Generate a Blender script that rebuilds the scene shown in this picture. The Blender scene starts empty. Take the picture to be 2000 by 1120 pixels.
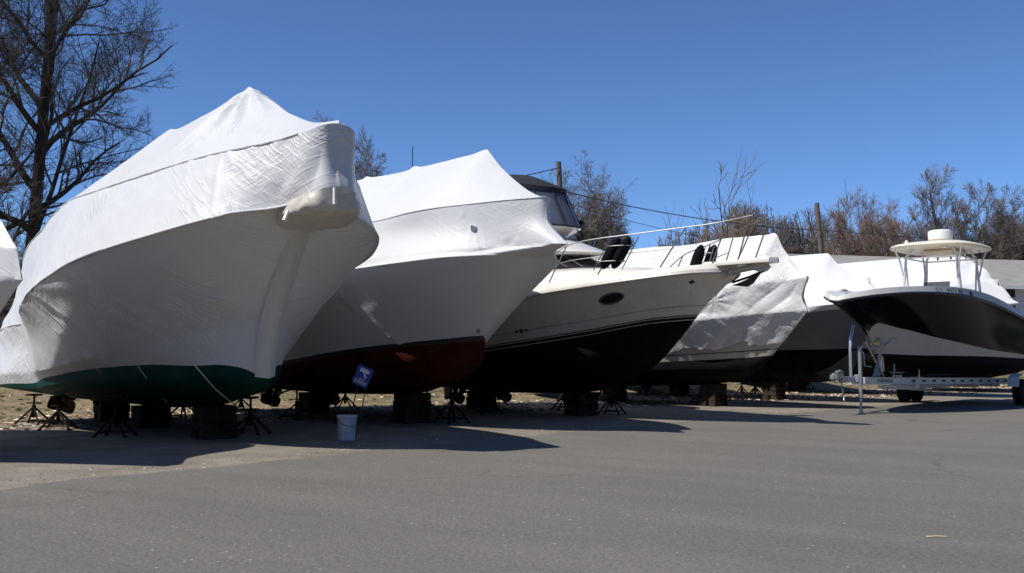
import bpy, bmesh, math, random
import numpy as np
from mathutils import Vector, Matrix, noise
from mathutils.bvhtree import BVHTree

random.seed(7)
R = math.radians
scene = bpy.context.scene
COL = scene.collection

# ------------------------------------------------------------------ materials
def new_mat(name):
    m = bpy.data.materials.new(name); m.use_nodes = True
    nt = m.node_tree
    return m, nt, nt.nodes['Principled BSDF'], nt.nodes['Material Output']

def nd(nt, kind, **kw):
    n = nt.nodes.new(kind)
    for k, v in kw.items():
        if k in n.inputs: n.inputs[k].default_value = v
        else: setattr(n, k, v)
    return n

def ramp(nt, fac, stops):
    r = nt.nodes.new('ShaderNodeValToRGB')
    el = r.color_ramp.elements
    while len(el) < len(stops): el.new(0.5)
    for e, (p, c) in zip(el, stops):
        e.position = p; e.color = (*c, 1) if len(c) == 3 else c
    nt.links.new(fac, r.inputs[0])
    return r.outputs[0]

def coords(nt, scale=(1, 1, 1), rot=(0, 0, 0)):
    # turn first, then stretch, so that a stretched pattern runs along the turned direction
    tc = nt.nodes.new('ShaderNodeTexCoord'); v = tc.outputs['Object']
    for key, val, idle in (('Rotation', rot, (0, 0, 0)), ('Scale', scale, (1, 1, 1))):
        if tuple(val) != idle:
            mp = nt.nodes.new('ShaderNodeMapping'); mp.inputs[key].default_value = val
            nt.links.new(v, mp.inputs[0]); v = mp.outputs[0]
    return v

def tex(nt, vec, scale, detail=3, rough=.55, distortion=0):
    n = nd(nt, 'ShaderNodeTexNoise', Scale=scale, Detail=detail, Roughness=rough, Distortion=distortion)
    nt.links.new(vec, n.inputs['Vector'])
    return n.outputs['Fac']

def bump(nt, bs, h, strength, dist, prev=None):
    b = nd(nt, 'ShaderNodeBump', Strength=strength, Distance=dist)
    nt.links.new(h, b.inputs['Height'])
    if prev is not None: nt.links.new(prev, b.inputs['Normal'])
    if bs is not None: nt.links.new(b.outputs[0], bs.inputs['Normal'])
    return b.outputs[0]

def plain(name, c, rough=.5, metal=0, var=.12, vs=6, bmp=0, bs_=30, coat=0, streak=0):
    """procedural: base colour with a small mottled variation, optional bump"""
    m, nt, p, o = new_mat(name)
    v = coords(nt)
    f = tex(nt, v, vs, 4)
    lo = tuple(max(0, x * (1 - var)) for x in c); hi = tuple(min(1, x * (1 + var)) for x in c)
    nt.links.new(ramp(nt, f, [(.3, lo), (.7, hi)]), p.inputs['Base Color'])
    if streak:   # rain and rust streaks that run down the side
        g = tex(nt, coords(nt, (3.2, 3.2, .35)), 1.6, 5, .6)
        mx = nd(nt, 'ShaderNodeMix', data_type='RGBA'); src = p.inputs['Base Color'].links[0].from_socket
        nt.links.new(ramp(nt, g, [(.54, (0,) * 3), (.78, (streak,) * 3)]), mx.inputs[0])
        nt.links.new(src, mx.inputs[6]); mx.inputs[7].default_value = (c[0] * .62, c[1] * .52, c[2] * .40, 1)
        nt.links.new(mx.outputs[2], p.inputs['Base Color'])
    p.inputs['Roughness'].default_value = rough; p.inputs['Metallic'].default_value = metal
    if coat: p.inputs['Coat Weight'].default_value = coat; p.inputs['Coat Roughness'].default_value = .05
    if bmp: bump(nt, p, tex(nt, v, bs_, 4), bmp, .01)
    return m

def film(name, c, rough, trans, wr=.25, wd=.02, dirt=0.0, sc=(1, 1, 1), crease=.35):
    m, nt, p, o = new_mat(name)
    v = coords(nt, sc)
    f = tex(nt, v, .9, 3)
    base = ramp(nt, f, [(.3, tuple(x * .95 for x in c)), (.7, c)])
    if dirt:
        g = tex(nt, coords(nt, (1.2, 1.2, .35)), 2.2, 6, .65, .5)
        mx = nd(nt, 'ShaderNodeMix', data_type='RGBA')
        nt.links.new(ramp(nt, g, [(.56, (0, 0, 0)), (.85, (dirt,) * 3)]), mx.inputs[0])
        nt.links.new(base, mx.inputs[6]); mx.inputs[7].default_value = (.38, .33, .25, 1)
        base = mx.outputs[2]
    nt.links.new(base, p.inputs['Base Color'])
    p.inputs['Roughness'].default_value = rough + .02; p.inputs['Specular IOR Level'].default_value = .42
    n1 = bump(nt, None, tex(nt, coords(nt, (sc[0] * .8, sc[1] * .8, sc[2] * 1.6), (0, .5, .3)), 2.6, 3, .5, .9), wr, wd)
    n2 = bump(nt, None, tex(nt, coords(nt, (3.5 * sc[0], 3.5 * sc[1], 1.2 * sc[2]), (.2, .6, 0)), 5.0, 4, .6, 1.4), wr * .55, wd * .4, n1)
    for rot_, st, sc2 in (((0, -.62, 0), .6, (.5, .5, 4.6)), ((0, .5, 0), .35, (.6, .6, 5.0)), ((0, -1.1, 0), .45, (.5, .5, 5.5))):
        cr = ramp(nt, tex(nt, coords(nt, sc2, rot_), 2.3, 2, .5, .25), [(.44, (0,) * 3), (.5, (1,) * 3), (.56, (0,) * 3)])
        mk = ramp(nt, tex(nt, coords(nt, (1, 1, 1), rot_), .75, 2), [(.50, (0,) * 3), (.66, (1,) * 3)])
        ml = nd(nt, 'ShaderNodeMix', data_type='RGBA', blend_type='MULTIPLY'); ml.inputs[0].default_value = 1
        nt.links.new(cr, ml.inputs[6]); nt.links.new(mk, ml.inputs[7])
        n2 = bump(nt, None, ml.outputs[2], st * crease, .018, n2)
    nt.links.new(n2, p.inputs['Normal'])
    t = nd(nt, 'ShaderNodeBsdfTranslucent'); t.inputs['Color'].default_value = (.82, .8, .72, 1)
    nt.links.new(n2, t.inputs['Normal'])
    ms = nd(nt, 'ShaderNodeMixShader', Fac=trans)
    nt.links.new(p.outputs[0], ms.inputs[1]); nt.links.new(t.outputs[0], ms.inputs[2])
    nt.links.new(ms.outputs[0], o.inputs[0])
    return m

def asphalt_mat():
    m, nt, p, o = new_mat('worn_asphalt')
    v = coords(nt)
    big = tex(nt, v, .22, 4, .6)
    streak = tex(nt, coords(nt, (.25, 1.6, 1), (0, 0, R(35))), .8, 4, .6)
    fine = tex(nt, v, 34, 4, .85)
    base = ramp(nt, big, [(.25, (.148, .138, .119)), (.75, (.184, .171, .148))])
    def mixin(a, fac, col=None, other=None, mode='MIX'):
        mx = nd(nt, 'ShaderNodeMix', data_type='RGBA', blend_type=mode)
        if isinstance(fac, float): mx.inputs[0].default_value = fac
        else: nt.links.new(fac, mx.inputs[0])
        nt.links.new(a, mx.inputs[6])
        if other is not None: nt.links.new(other, mx.inputs[7])
        else: mx.inputs[7].default_value = (*col, 1)
        return mx.outputs[2]
    base = mixin(base, .4, other=ramp(nt, streak, [(.32, (.70,) * 3), (.68, (1.12,) * 3)]), mode='MULTIPLY')
    base = mixin(base, .8, other=ramp(nt, fine, [(.34, (.55,) * 3), (.5, (1.,) * 3), (.66, (1.5,) * 3)]), mode='MULTIPLY')
    patch = tex(nt, coords(nt, (.6, 1.5, 1), (0, 0, .4)), 1.3, 5, .55)
    base = mixin(base, ramp(nt, patch, [(.66, (0,) * 3), (.78, (.35,) * 3)]), (.07, .067, .062))
    dn = nd(nt, 'ShaderNodeTexNoise', Scale=.9, Detail=5); nt.links.new(v, dn.inputs['Vector'])
    ad = nd(nt, 'ShaderNodeMix', data_type='RGBA', blend_type='LINEAR_LIGHT'); ad.inputs[0].default_value = .55
    nt.links.new(v, ad.inputs[6]); nt.links.new(dn.outputs['Color'], ad.inputs[7])
    ck = nd(nt, 'ShaderNodeTexVoronoi', Scale=.16, feature='DISTANCE_TO_EDGE'); nt.links.new(ad.outputs[2], ck.inputs['Vector'])
    ckl = ramp(nt, ck.outputs['Distance'], [(.0, (1,) * 3), (.0016, (.6,) * 3), (.0045, (0,) * 3)])
    mk = ramp(nt, tex(nt, v, .35, 2), [(.50, (0,) * 3), (.65, (.7,) * 3)])
    mlk = nd(nt, 'ShaderNodeMix', data_type='RGBA', blend_type='MULTIPLY'); mlk.inputs[0].default_value = 1
    nt.links.new(ckl, mlk.inputs[6]); nt.links.new(mk, mlk.inputs[7])
    base = mixin(base, mlk.outputs[2], (.035, .033, .03))
    oil = tex(nt, coords(nt, (1, 1.4, 1)), .55, 3, .5)
    base = mixin(base, ramp(nt, oil, [(.68, (0,) * 3), (.76, (.45,) * 3)]), (.06, .056, .052))
    vo = nd(nt, 'ShaderNodeTexVoronoi', Scale=24); nt.links.new(v, vo.inputs['Vector'])
    wn = nd(nt, 'ShaderNodeTexWhiteNoise'); nt.links.new(vo.outputs['Position'], wn.inputs['Vector'])
    near = nd(nt, 'ShaderNodeMath', operation='LESS_THAN'); near.inputs[1].default_value = .22
    nt.links.new(vo.outputs['Distance'], near.inputs[0])
    pick = nd(nt, 'ShaderNodeMath', operation='GREATER_THAN'); pick.inputs[1].default_value = .982
    nt.links.new(wn.outputs['Value'], pick.inputs[0])
    mul = nd(nt, 'ShaderNodeMath', operation='MULTIPLY')
    nt.links.new(near.outputs[0], mul.inputs[0]); nt.links.new(pick.outputs[0], mul.inputs[1])
    base = mixin(base, mul.outputs[0], (.5, .48, .44))
    nt.links.new(base, p.inputs['Base Color'])
    p.inputs['Roughness'].default_value = .85
    bump(nt, p, fine, .8, .02)
    return m

def ground_mat(name, cols, scale, fine=40, rough=.95, bd=.02):
    m, nt, p, o = new_mat(name)
    v = coords(nt)
    a = tex(nt, v, scale, 6, .65); b = tex(nt, v, fine, 4, .75)
    mx = nd(nt, 'ShaderNodeMix', data_type='RGBA', blend_type='MULTIPLY'); mx.inputs[0].default_value = .9
    n = len(cols)
    nt.links.new(ramp(nt, a, [(.3 + .4 * i / (n - 1), c) for i, c in enumerate(cols)]), mx.inputs[6])
    nt.links.new(ramp(nt, b, [(.3, (.5,) * 3), (.7, (1.4,) * 3)]), mx.inputs[7])
    nt.links.new(mx.outputs[2], p.inputs['Base Color']); p.inputs['Roughness'].default_value = rough
    bump(nt, p, b, .6, bd)
    return m

def glassy(name, tint, alpha, rough=.06):
    m, nt, p, o = new_mat(name)
    f = tex(nt, coords(nt), 3, 3)
    nt.links.new(ramp(nt, f, [(.3, tuple(x * .85 for x in tint)), (.7, tint)]), p.inputs['Base Color'])
    p.inputs['Roughness'].default_value = rough
    bump(nt, p, f, .12, .02)
    tr = nd(nt, 'ShaderNodeBsdfTransparent'); ms = nd(nt, 'ShaderNodeMixShader', Fac=alpha)
    nt.links.new(tr.outputs[0], ms.inputs[1]); nt.links.new(p.outputs[0], ms.inputs[2])
    nt.links.new(ms.outputs[0], o.inputs[0])
    return m

M = {}
M['wrap'] = film('white_shrink_film', (.725, .73, .742), .42, .12, .08, .02, .10)
M['wrap_old'] = film('creased_shrink_film', (.725, .73, .742), .38, .12, .18, .02, .20, crease=.95)
M['wrap_soft'] = film('weathered_shrink_film', (.70, .69, .65), .36, .12, .5, .02, .45, crease=.5)
M['tarp'] = film('crinkled_tarp_film', (.74, .735, .72), .36, .12, .2, .03, .06, crease=.8)
M['wrap_beige'] = film('yellowed_film', (.63, .59, .52), .35, .05, .45, .02, .35)
M['green'] = plain('green_bottom_paint', (.003, .042, .034), .6, var=.3, vs=3, streak=.6, bmp=.15, bs_=40)
M['red'] = plain('red_bottom_paint', (.058, .011, .005), .75, var=.35, vs=3, streak=.6, bmp=.15, bs_=40)
M['blackpaint'] = plain('black_bottom_paint', (.007, .007, .008), .8, var=.4, vs=3, streak=.6, bmp=.15, bs_=40)
M['black'] = plain('black_stripe', (.012, .012, .014), .35)
M['gel'] = plain('white_gelcoat', (.72, .69, .63), .28, var=.05, vs=2, coat=.3, streak=.35)
M['gelgrey'] = plain('pale_grey_gelcoat', (.50, .47, .42), .35, var=.07, vs=2, streak=.35)
M['dark_gel'] = plain('charcoal_gelcoat', (.0045, .0044, .0044), .12, var=.2, vs=1)
M['cream'] = plain('cream_gelcoat', (.72, .67, .53), .35, var=.05, vs=2)
M['steel'] = plain('stainless_tube', (.27, .27, .28), .5, 1, var=.05)
M['alu'] = plain('anodised_aluminium', (.74, .74, .76), .42, .35, var=.12, vs=9)
M['galv'] = plain('galvanised_steel', (.50, .52, .55), .45, .8, var=.2, vs=14)
M['white'] = plain('white_paint', (.80, .80, .79), .35, var=.04)
M['fabric'] = plain('black_fabric', (.012, .013, .02), .85, bmp=.3, bs_=60)
M['fender'] = plain('black_fleece', (.010, .010, .012), .95, bmp=.6, bs_=70)
M['tint'] = plain('dark_windscreen_cover', (.018, .018, .02), .30)
M['vinyl'] = glassy('clear_vinyl', (.10, .12, .17), .72, .12)
M['rubber'] = plain('tyre_rubber', (.015, .015, .015), .85, bmp=.4, bs_=25)
M['bronze'] = plain('dull_bronze', (.10, .07, .045), .55, .7, var=.35, vs=9)
M['jack'] = plain('rusty_jack_steel', (.022, .014, .011), .8, .2, var=.4, vs=8)
M['timber'] = plain('old_blocking_timber', (.040, .033, .026), .9, var=.35, vs=5, bmp=.5, bs_=14)
M['bucket'] = plain('white_pail_plastic', (.60, .62, .66), .45, var=.16, vs=9, streak=.5)
M['signblue'] = plain('blue_sign_face', (.008, .045, .30), .4, var=.08)
M['signwhite'] = plain('white_sign_print', (.7, .72, .75), .5)
M['bark'] = plain('grey_bark', (.10, .083, .07), .95, var=.35, vs=5, bmp=.7, bs_=9)
M['bark_dark'] = plain('dark_bark', (.038, .031, .026), .95, var=.35, vs=5, bmp=.7, bs_=9)
M['twig'] = plain('grey_brown_twigs', (.17, .142, .122), .95, var=.3, vs=.6)
M['twig_dark'] = plain('dark_twigs', (.105, .090, .078), .95, var=.3, vs=.6)
M['twig_red'] = plain('budding_reddish_twigs', (.22, .152, .112), .95, var=.3, vs=.5)
M['twig_tan'] = plain('tan_brown_twigs', (.26, .185, .115), .95, var=.3, vs=.5)
M['needle'] = plain('evergreen_needles', (.022, .042, .016), .9, var=.5, vs=1.2)
M['pole'] = plain('weathered_pole_wood', (.13, .105, .085), .9, var=.3, vs=3, bmp=.4, bs_=12)
M['cable'] = plain('black_cable', (.03, .03, .035), .6)
M['roof'] = plain('grey_shingles', (.27, .26, .24), .95, var=.12, vs=1.2, bmp=.4, bs_=12)
M['siding'] = plain('white_siding', (.72, .73, .74), .6, var=.04)
M['pane'] = plain('window_pane', (.03, .045, .08), .05, var=.2)
M['fender'].node_tree.nodes['Principled BSDF'].inputs['Specular IOR Level'].default_value = .05
M['dark_gel'].node_tree.nodes['Principled BSDF'].inputs['Specular IOR Level'].default_value = .10
for k_ in ('green', 'red', 'blackpaint', 'timber', 'jack', 'rubber'): M[k_].node_tree.nodes['Principled BSDF'].inputs['Specular IOR Level'].default_value = .10
M['greyhull'] = plain('blue_grey_hull_paint', (.16, .17, .195), .4, var=.06, vs=1.5)
M['asphalt'] = asphalt_mat()
M['gravel'] = ground_mat('sandy_gravel', [(.165, .142, .112), (.225, .196, .156), (.29, .255, .205)], 1.1, 38)
M['grass'] = ground_mat('thin_spring_grass', [(.075, .075, .028), (.15, .125, .06), (.25, .185, .105), (.13, .105, .045)], 1.6, 16)
M['leaf_tan'] = plain('tan_leaf', (.42, .27, .15), .8, var=.4, vs=2)
M['leaf_pale'] = plain('pale_leaf', (.70, .60, .48), .7, var=.3, vs=2)
M['leaf_brown'] = plain('brown_leaf', (.15, .08, .04), .8, var=.4, vs=2)
M['straw'] = plain('dry_straw', (.6, .5, .3), .8)
M['yellow'] = plain('yellow_strap', (.65, .5, .08), .6)
M['redpaint'] = plain('red_flag', (.4, .05, .03), .6)

# ------------------------------------------------------------------ helpers
def tag(o, label=None, cat=None, group=None, kind=None):
    if label: o['label'] = label
    if cat: o['category'] = cat
    if group: o['group'] = group
    if kind: o['kind'] = kind
    return o

def empty(name, loc=(0, 0, 0), rz=0, label=None, cat=None, group=None):
    o = bpy.data.objects.new(name, None); COL.objects.link(o)
    o.location = loc; o.rotation_euler = (0, 0, rz); o.empty_display_size = .3
    return tag(o, label, cat, group)

class MB:
    def __init__(s): s.v = []; s.f = []; s.mi = []
    def add(s, vs, fs, mi=0):
        b = len(s.v); s.v += [tuple(map(float, p)) for p in vs]; s.f += [tuple(b + i for i in f) for f in fs]; s.mi += [mi] * len(fs)
    def box(s, c, d, rot=None, bev=0):
        bm = bmesh.new(); bmesh.ops.create_cube(bm, size=1)
        for v in bm.verts: v.co = Vector((v.co.x * d[0], v.co.y * d[1], v.co.z * d[2]))
        if bev: bmesh.ops.bevel(bm, geom=bm.edges[:], offset=bev, segments=2, affect='EDGES')
        mt = Matrix.Translation(c) @ (rot if rot is not None else Matrix.Identity(4))
        s.add([mt @ v.co for v in bm.verts], [[v.index for v in f.verts] for f in bm.faces]); bm.free()
        return s
    def tube(s, pts, r, sides=8, cap=True, r2=None):
        pts = [Vector(p) for p in pts]; n = len(pts)
        if not hasattr(r, '__len__'): r = [r + ((r2 if r2 is not None else r) - r) * i / max(1, n - 1) for i in range(n)]
        up = None; vs = []
        for i, p in enumerate(pts):
            t = (pts[min(i + 1, n - 1)] - pts[max(i - 1, 0)]).normalized()
            if up is None:
                up = t.cross(Vector((0, 0, 1)) if abs(t.z) < .9 else Vector((1, 0, 0))).normalized()
            else: up = (up - t * up.dot(t)).normalized()
            w = t.cross(up)
            for k in range(sides):
                a = 2 * math.pi * k / sides
                vs.append(p + (up * math.cos(a) + w * math.sin(a)) * r[i])
        fs = [(i * sides + k, i * sides + (k + 1) % sides, (i + 1) * sides + (k + 1) % sides, (i + 1) * sides + k) for i in range(n - 1) for k in range(sides)]
        if cap: fs += [tuple(range(sides))[::-1], tuple((n - 1) * sides + k for k in range(sides))]
        s.add(vs, fs); return s
    def lathe(s, prof, sides=20, mt=Matrix.Identity(4)):
        vs = [mt @ Vector((r * math.cos(2 * math.pi * k / sides), r * math.sin(2 * math.pi * k / sides), z)) for r, z in prof for k in range(sides)]
        n = len(prof)
        fs = [(i * sides + k, i * sides + (k + 1) % sides, (i + 1) * sides + (k + 1) % sides, (i + 1) * sides + k) for i in range(n - 1) for k in range(sides)]
        fs += [tuple(range(sides))[::-1], tuple((n - 1) * sides + k for k in range(sides))]
        s.add(vs, fs); return s
    def build(s, name, mats, parent=None, sharp=35, merge=0):
        me = bpy.data.meshes.new(name)
        me.from_pydata(s.v, [], s.f)
        mats = mats if isinstance(mats, (list, tuple)) else [mats]
        for m in mats: me.materials.append(M[m])
        if len(mats) > 1: me.polygons.foreach_set('material_index', s.mi)
        me.update()
        if sharp is not None:
            bm = bmesh.new(); bm.from_mesh(me)
            if merge: bmesh.ops.remove_doubles(bm, verts=bm.verts, dist=merge)
            bmesh.ops.recalc_face_normals(bm, faces=bm.faces); bm.to_mesh(me); bm.free()
            me.polygons.foreach_set('use_smooth', [True] * len(me.polygons))
            me.set_sharp_from_angle(angle=R(sharp))
        o = bpy.data.objects.new(name, me); COL.objects.link(o); o.parent = parent
        return o

def copy_tree(o, parent=None):
    c = o.copy(); COL.objects.link(c)
    if parent is not None: c.parent = parent
    for ch in [x for x in bpy.data.objects if x.parent == o]: copy_tree(ch, c)
    return c

# rows are hull lines in boat coordinates (u forward from the bow, v outboard, z up), stern -> bow
def sample(row, N, bias=1.6):
    P = np.array(row, float)
    seg = np.linalg.norm(np.diff(P, axis=0), axis=1)
    k = np.concatenate([[0], np.cumsum(np.sqrt(seg) + 1e-9)])
    out = []
    Pe = np.vstack([2 * P[0] - P[1], P, 2 * P[-1] - P[-2]])
    ke = np.concatenate([[2 * k[0] - k[1]], k, [2 * k[-1] - k[-2]]])
    dense = []
    for i in range(len(P) - 1):
        p0, p1, p2, p3 = Pe[i:i + 4]; t0, t1, t2, t3 = ke[i:i + 4]
        t = np.linspace(t1, t2, 24, endpoint=(i == len(P) - 2))[:, None]
        A1 = (t1 - t) / (t1 - t0) * p0 + (t - t0) / (t1 - t0) * p1
        A2 = (t2 - t) / (t2 - t1) * p1 + (t - t1) / (t2 - t1) * p2
        A3 = (t3 - t) / (t3 - t2) * p2 + (t - t2) / (t3 - t2) * p3
        B1 = (t2 - t) / (t2 - t0) * A1 + (t - t0) / (t2 - t0) * A2
        B2 = (t3 - t) / (t3 - t1) * A2 + (t - t1) / (t3 - t1) * A3
        dense.append((t2 - t) / (t2 - t1) * B1 + (t - t1) / (t2 - t1) * B2)
    D = np.vstack(dense); D[:, 1] = np.maximum(D[:, 1], 0)
    L = np.concatenate([[0], np.cumsum(np.linalg.norm(np.diff(D, axis=0), axis=1))]); L /= L[-1]
    w = 1 - (1 - np.linspace(0, 1, N)) ** bias
    return np.stack([np.interp(w, L, D[:, c]) for c in range(3)], 1)

def cross(rows, nsub):
    """catmull across a group of sampled rows"""
    m = len(rows); out = [rows[0]]
    for j in range(m - 1):
        a, b = rows[j], rows[j + 1]
        p = rows[j - 1] if j > 0 else 2 * a - b
        q = rows[j + 2] if j + 2 < m else 2 * b - a
        for s in range(1, nsub + 1):
            t = s / nsub
            out.append(.5 * ((2 * a) + (b - p) * t + (2 * p - 5 * a + 4 * b - q) * t * t + (3 * a - p - 3 * b + q) * t ** 3))
    return out

def loft(name, groups, mats, parent, N=120, disp=None, side='both', stern=True, sharp=32, bias=1.6, edit=None):
    """groups: list of (rows, nsub); a crease runs along the rows where two groups meet"""
    cols = []
    for rows, ns in groups:
        c = cross([sample(r, N, bias) for r in rows], ns)
        cols += c if not cols else c[1:]
    P = np.stack(cols, 1)
    if edit is not None: P = edit(P)
    P[:, :, 1] = np.maximum(P[:, :, 1], 0)
    mir = P * np.array([1, -1, 1])
    if np.abs(P[:, -1, 1]).max() < 1e-4: parts = [np.concatenate([P, mir[:, -2::-1]], 1)]
    elif np.abs(P[:, 0, 1]).max() < 1e-4: parts = [np.concatenate([mir[:, :0:-1], P], 1)]
    else: parts = [P, mir[:, ::-1]]
    mb = MB()
    for G in parts:
        n, m = G.shape[:2]
        if disp is not None:
            du = np.gradient(G, axis=0); dv = np.gradient(G, axis=1)
            nr = np.cross(du, dv); nr /= np.linalg.norm(nr, axis=2, keepdims=True) + 1e-9
            ref = np.stack([np.zeros((n, m)), G[:, :, 1], G[:, :, 2] - 1.6], 2)
            sg = np.sign((nr * ref).sum(2).sum()); nr *= sg
            am = np.array([[disp(*G[i, j]) for j in range(m)] for i in range(n)])
            G = G + nr * am[:, :, None]
        X = G * np.array([1, -1, 1])
        fs = [(i * m + j, i * m + j + 1, (i + 1) * m + j + 1, (i + 1) * m + j) for i in range(n - 1) for j in range(m - 1)]
        mb.add(X.reshape(-1, 3), fs)
        if stern and len(parts) == 1:
            h = m // 2
            mb.add(X[0], [(j, j + 1, m - 2 - j, m - 1 - j) for j in range(h) if j + 1 <= m - 2 - j])
    return mb.build(name, mats, parent, sharp, merge=.0015)

def bead(name, row, r, mat, parent, out=.004, N=120, a=0, b=None):
    P = sample(row, N)[a:b]
    for s in (1, -1):
        mb = MB(); mb.tube([(u, -s * (v + out), z) for u, v, z in P], r, 6); mb.build(name, mat, parent, 60)
def nz(u, v, z, s, seed=0): return noise.noise((u * s + seed, v * s + seed * 1.7, z * s - seed))
def rid(u, v, z, s, seed=0): return 1 - abs(nz(u, v, z, s, seed)) * 2
def gauss(x, w): return math.exp(-(x / w) ** 2)

# ------------------------------------------------------------------ camera, light, sky
cam = bpy.data.cameras.new('camera'); camo = bpy.data.objects.new('camera', cam); COL.objects.link(camo)
cam.lens = 36; cam.sensor_width = 36; cam.clip_start = .1; cam.clip_end = 3000
camo.location = (0, 0, 1.22); camo.rotation_euler = (math.pi / 2 + math.atan(140 / 2000), 0, 0)
scene.camera = camo

SUN_AZ = (-.885, -.465); SUN_EL = 53.5
sd = Vector((SUN_AZ[0], SUN_AZ[1], 0)).normalized() * math.cos(R(SUN_EL)) + Vector((0, 0, math.sin(R(SUN_EL))))
sun = bpy.data.lights.new('sun', 'SUN'); sun.energy = 5.0; sun.angle = R(.53); sun.color = (1, .955, .88)
suno = bpy.data.objects.new('sun', sun); COL.objects.link(suno); suno.location = (-30, -20, 40)
suno.rotation_euler = (-sd).to_track_quat('-Z', 'Y').to_euler()
w = bpy.data.worlds.new('World'); scene.world = w; w.use_nodes = True
nt = w.node_tree; bg = nt.nodes['Background']
sky = nt.nodes.new('ShaderNodeTexSky'); sky.sky_type = 'NISHITA'; sky.sun_disc = False
sky.sun_elevation = R(SUN_EL); sky.sun_rotation = math.atan2(SUN_AZ[0], SUN_AZ[1]) % (2 * math.pi)
sky.air_density = .8; sky.dust_density = 0; sky.ozone_density = 10; sky.altitude = 2000
nt.links.new(sky.outputs[0], bg.inputs[0]); bg.inputs[1].default_value = .145
vs = scene.view_settings
vs.view_transform = 'Standard'; vs.look = 'None'; vs.exposure = 0; vs.gamma = 1

# ------------------------------------------------------------------ ground
def sheet(name, poly, z, mat, kind='structure', sub=0):
    bm = bmesh.new(); vsx = [bm.verts.new((x, y, z)) for x, y in poly]; bm.faces.new(vsx)
    bmesh.ops.triangulate(bm, faces=bm.faces[:]); bmesh.ops.recalc_face_normals(bm, faces=bm.faces)
    me = bpy.data.meshes.new(name); bm.to_mesh(me); bm.free(); me.materials.append(M[mat])
    o = bpy.data.objects.new(name, me); COL.objects.link(o); return tag(o, kind=kind)

edge = [(-15, -3.5), (-9.4, 4.1), (-4.78, 9.66), (-4.22, 10.65), (-2.98, 12.05), (-1.41, 14.18), (2.54, 18.95), (5.84, 22.38), (10.5, 27.2), (20, 34.5), (60, 62)]
fine = []
for (x0, y0), (x1, y1) in zip(edge[:-1], edge[1:]):
    n = max(2, int(math.hypot(x1 - x0, y1 - y0) / .05)) if y1 < 40 else 4
    for i in range(n):
        t = i / n; x = x0 + (x1 - x0) * t; y = y0 + (y1 - y0) * t
        a = .10 * noise.noise((x * 1.1, y * 1.1, 3)) + .05 * noise.noise((x * 6, y * 6, 9)) + .04 * noise.noise((x * 17, y * 17, 2))
        fine.append((x + a * .75, y - a * .66))
fine.append(edge[-1])
sheet('ground', [(-500, -120), (500, -120), (500, 900), (-500, 900)], -.004, 'grass')
def ladder(name, A, B, z, mat):
    mb = MB(); n = len(A)
    mb.add([(x, y, z) for x, y in A] + [(x, y, z) for x, y in B], [(i, i + 1, n + i + 1, n + i) for i in range(n - 1)])
    return tag(mb.build(name, mat, None, None), kind='structure')
ladder('gravel_strip', fine, [(x - 5.9 - .7 * noise.noise((x, y, 1)), y + 7.4 + .9 * noise.noise((x, y, 2))) for x, y in fine], .0, 'gravel')
ladder('asphalt_lot', fine, [(x + 110, y - 92) for x, y in fine], .004, 'asphalt')
# low grassy bank behind the sterns
gx, gy = 70, 14; vsB = []; fsB = []
for i in range(gx):
    for j in range(gy):
        a = -34 + i * 1.6; b = 11.5 + j * 1.3
        x = a * .8 - b * .6; y = 14 + a * .6 + b * .8
        s = min(1, j / 6); s = s * s * (3 - 2 * s)
        vsB.append((x, y, -.02 + 1.15 * s + .1 * s * noise.noise((x * .4, y * .4, 0))))
fsB = [(i * gy + j, (i + 1) * gy + j, (i + 1) * gy + j + 1, i * gy + j + 1) for i in range(gx - 1) for j in range(gy - 1)]
mb = MB(); mb.add(vsB, fsB); bank = tag(mb.build('grass_bank', 'grass', sharp=60), kind='structure')
bt = BVHTree.FromPolygons([Vector(v) for v in vsB], fsB)
rl = random.Random(3); mb = MB()
for k in range(20000):
    a = rl.uniform(-24, 46); b = rl.uniform(7.5, 12) if k % 3 else rl.uniform(11, 19)
    x = a * .8 - b * .6; y = 14 + a * .6 + b * .8
    hit = bt.ray_cast(Vector((x, y, 5)), Vector((0, 0, -1)))
    z = max(0, hit[0].z if hit[0] else 0) + .012
    s = rl.uniform(.035, .085); an = rl.uniform(0, 6.28); tl = rl.uniform(-.5, .5)
    c, sn = math.cos(an) * s, math.sin(an) * s
    h = abs(tl) * s
    mb.add([(x - c, y - sn, z), (x + sn * .6, y - c * .6, z + h), (x + c, y + sn, z + h * .4), (x - sn * .6, y + c * .6, z)], [(0, 1, 2, 3)], rl.choice([0, 0, 1, 1, 2, 2]))
tag(mb.build('fallen_leaves', ['leaf_tan', 'leaf_pale', 'leaf_brown'], sharp=None), 'dry fallen leaves scattered over grass behind boats', 'leaves', kind='stuff')
rl = random.Random(11); mb = MB()
for k in range(2600):      # loose pebbles on the gravel strip
    t = rl.uniform(8, 26); i = int(rl.uniform(0, len(fine) - 1)); x, y = fine[i]; o_ = abs(rl.gauss(0, .6))
    x -= o_ * .75; y += o_ * .66
    if y < 6 or y > 30: continue
    s = rl.uniform(.005, .014)
    mb.add([(x - s, y, .003), (x, y - s, .003), (x + s, y, .003), (x, y + s * .8, .003), (x, y, .003 + s * .9)], [(0, 1, 4), (1, 2, 4), (2, 3, 4), (3, 0, 4)], 0 if rl.random() < .93 else 1)
tag(mb.build('loose_gravel', ['gravel', 'leaf_pale'], sharp=None), 'loose pebbles along the asphalt edge', 'gravel', kind='stuff')
mb = MB(); mb.tube([(2.81, 7.05, .012), (2.87, 7.04, .018), (2.95, 7.05, .012)], .005, 5)
tag(mb.build('dry_stalk', 'straw'), 'short dry straw coloured stalk lying on asphalt', 'stalk')

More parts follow.
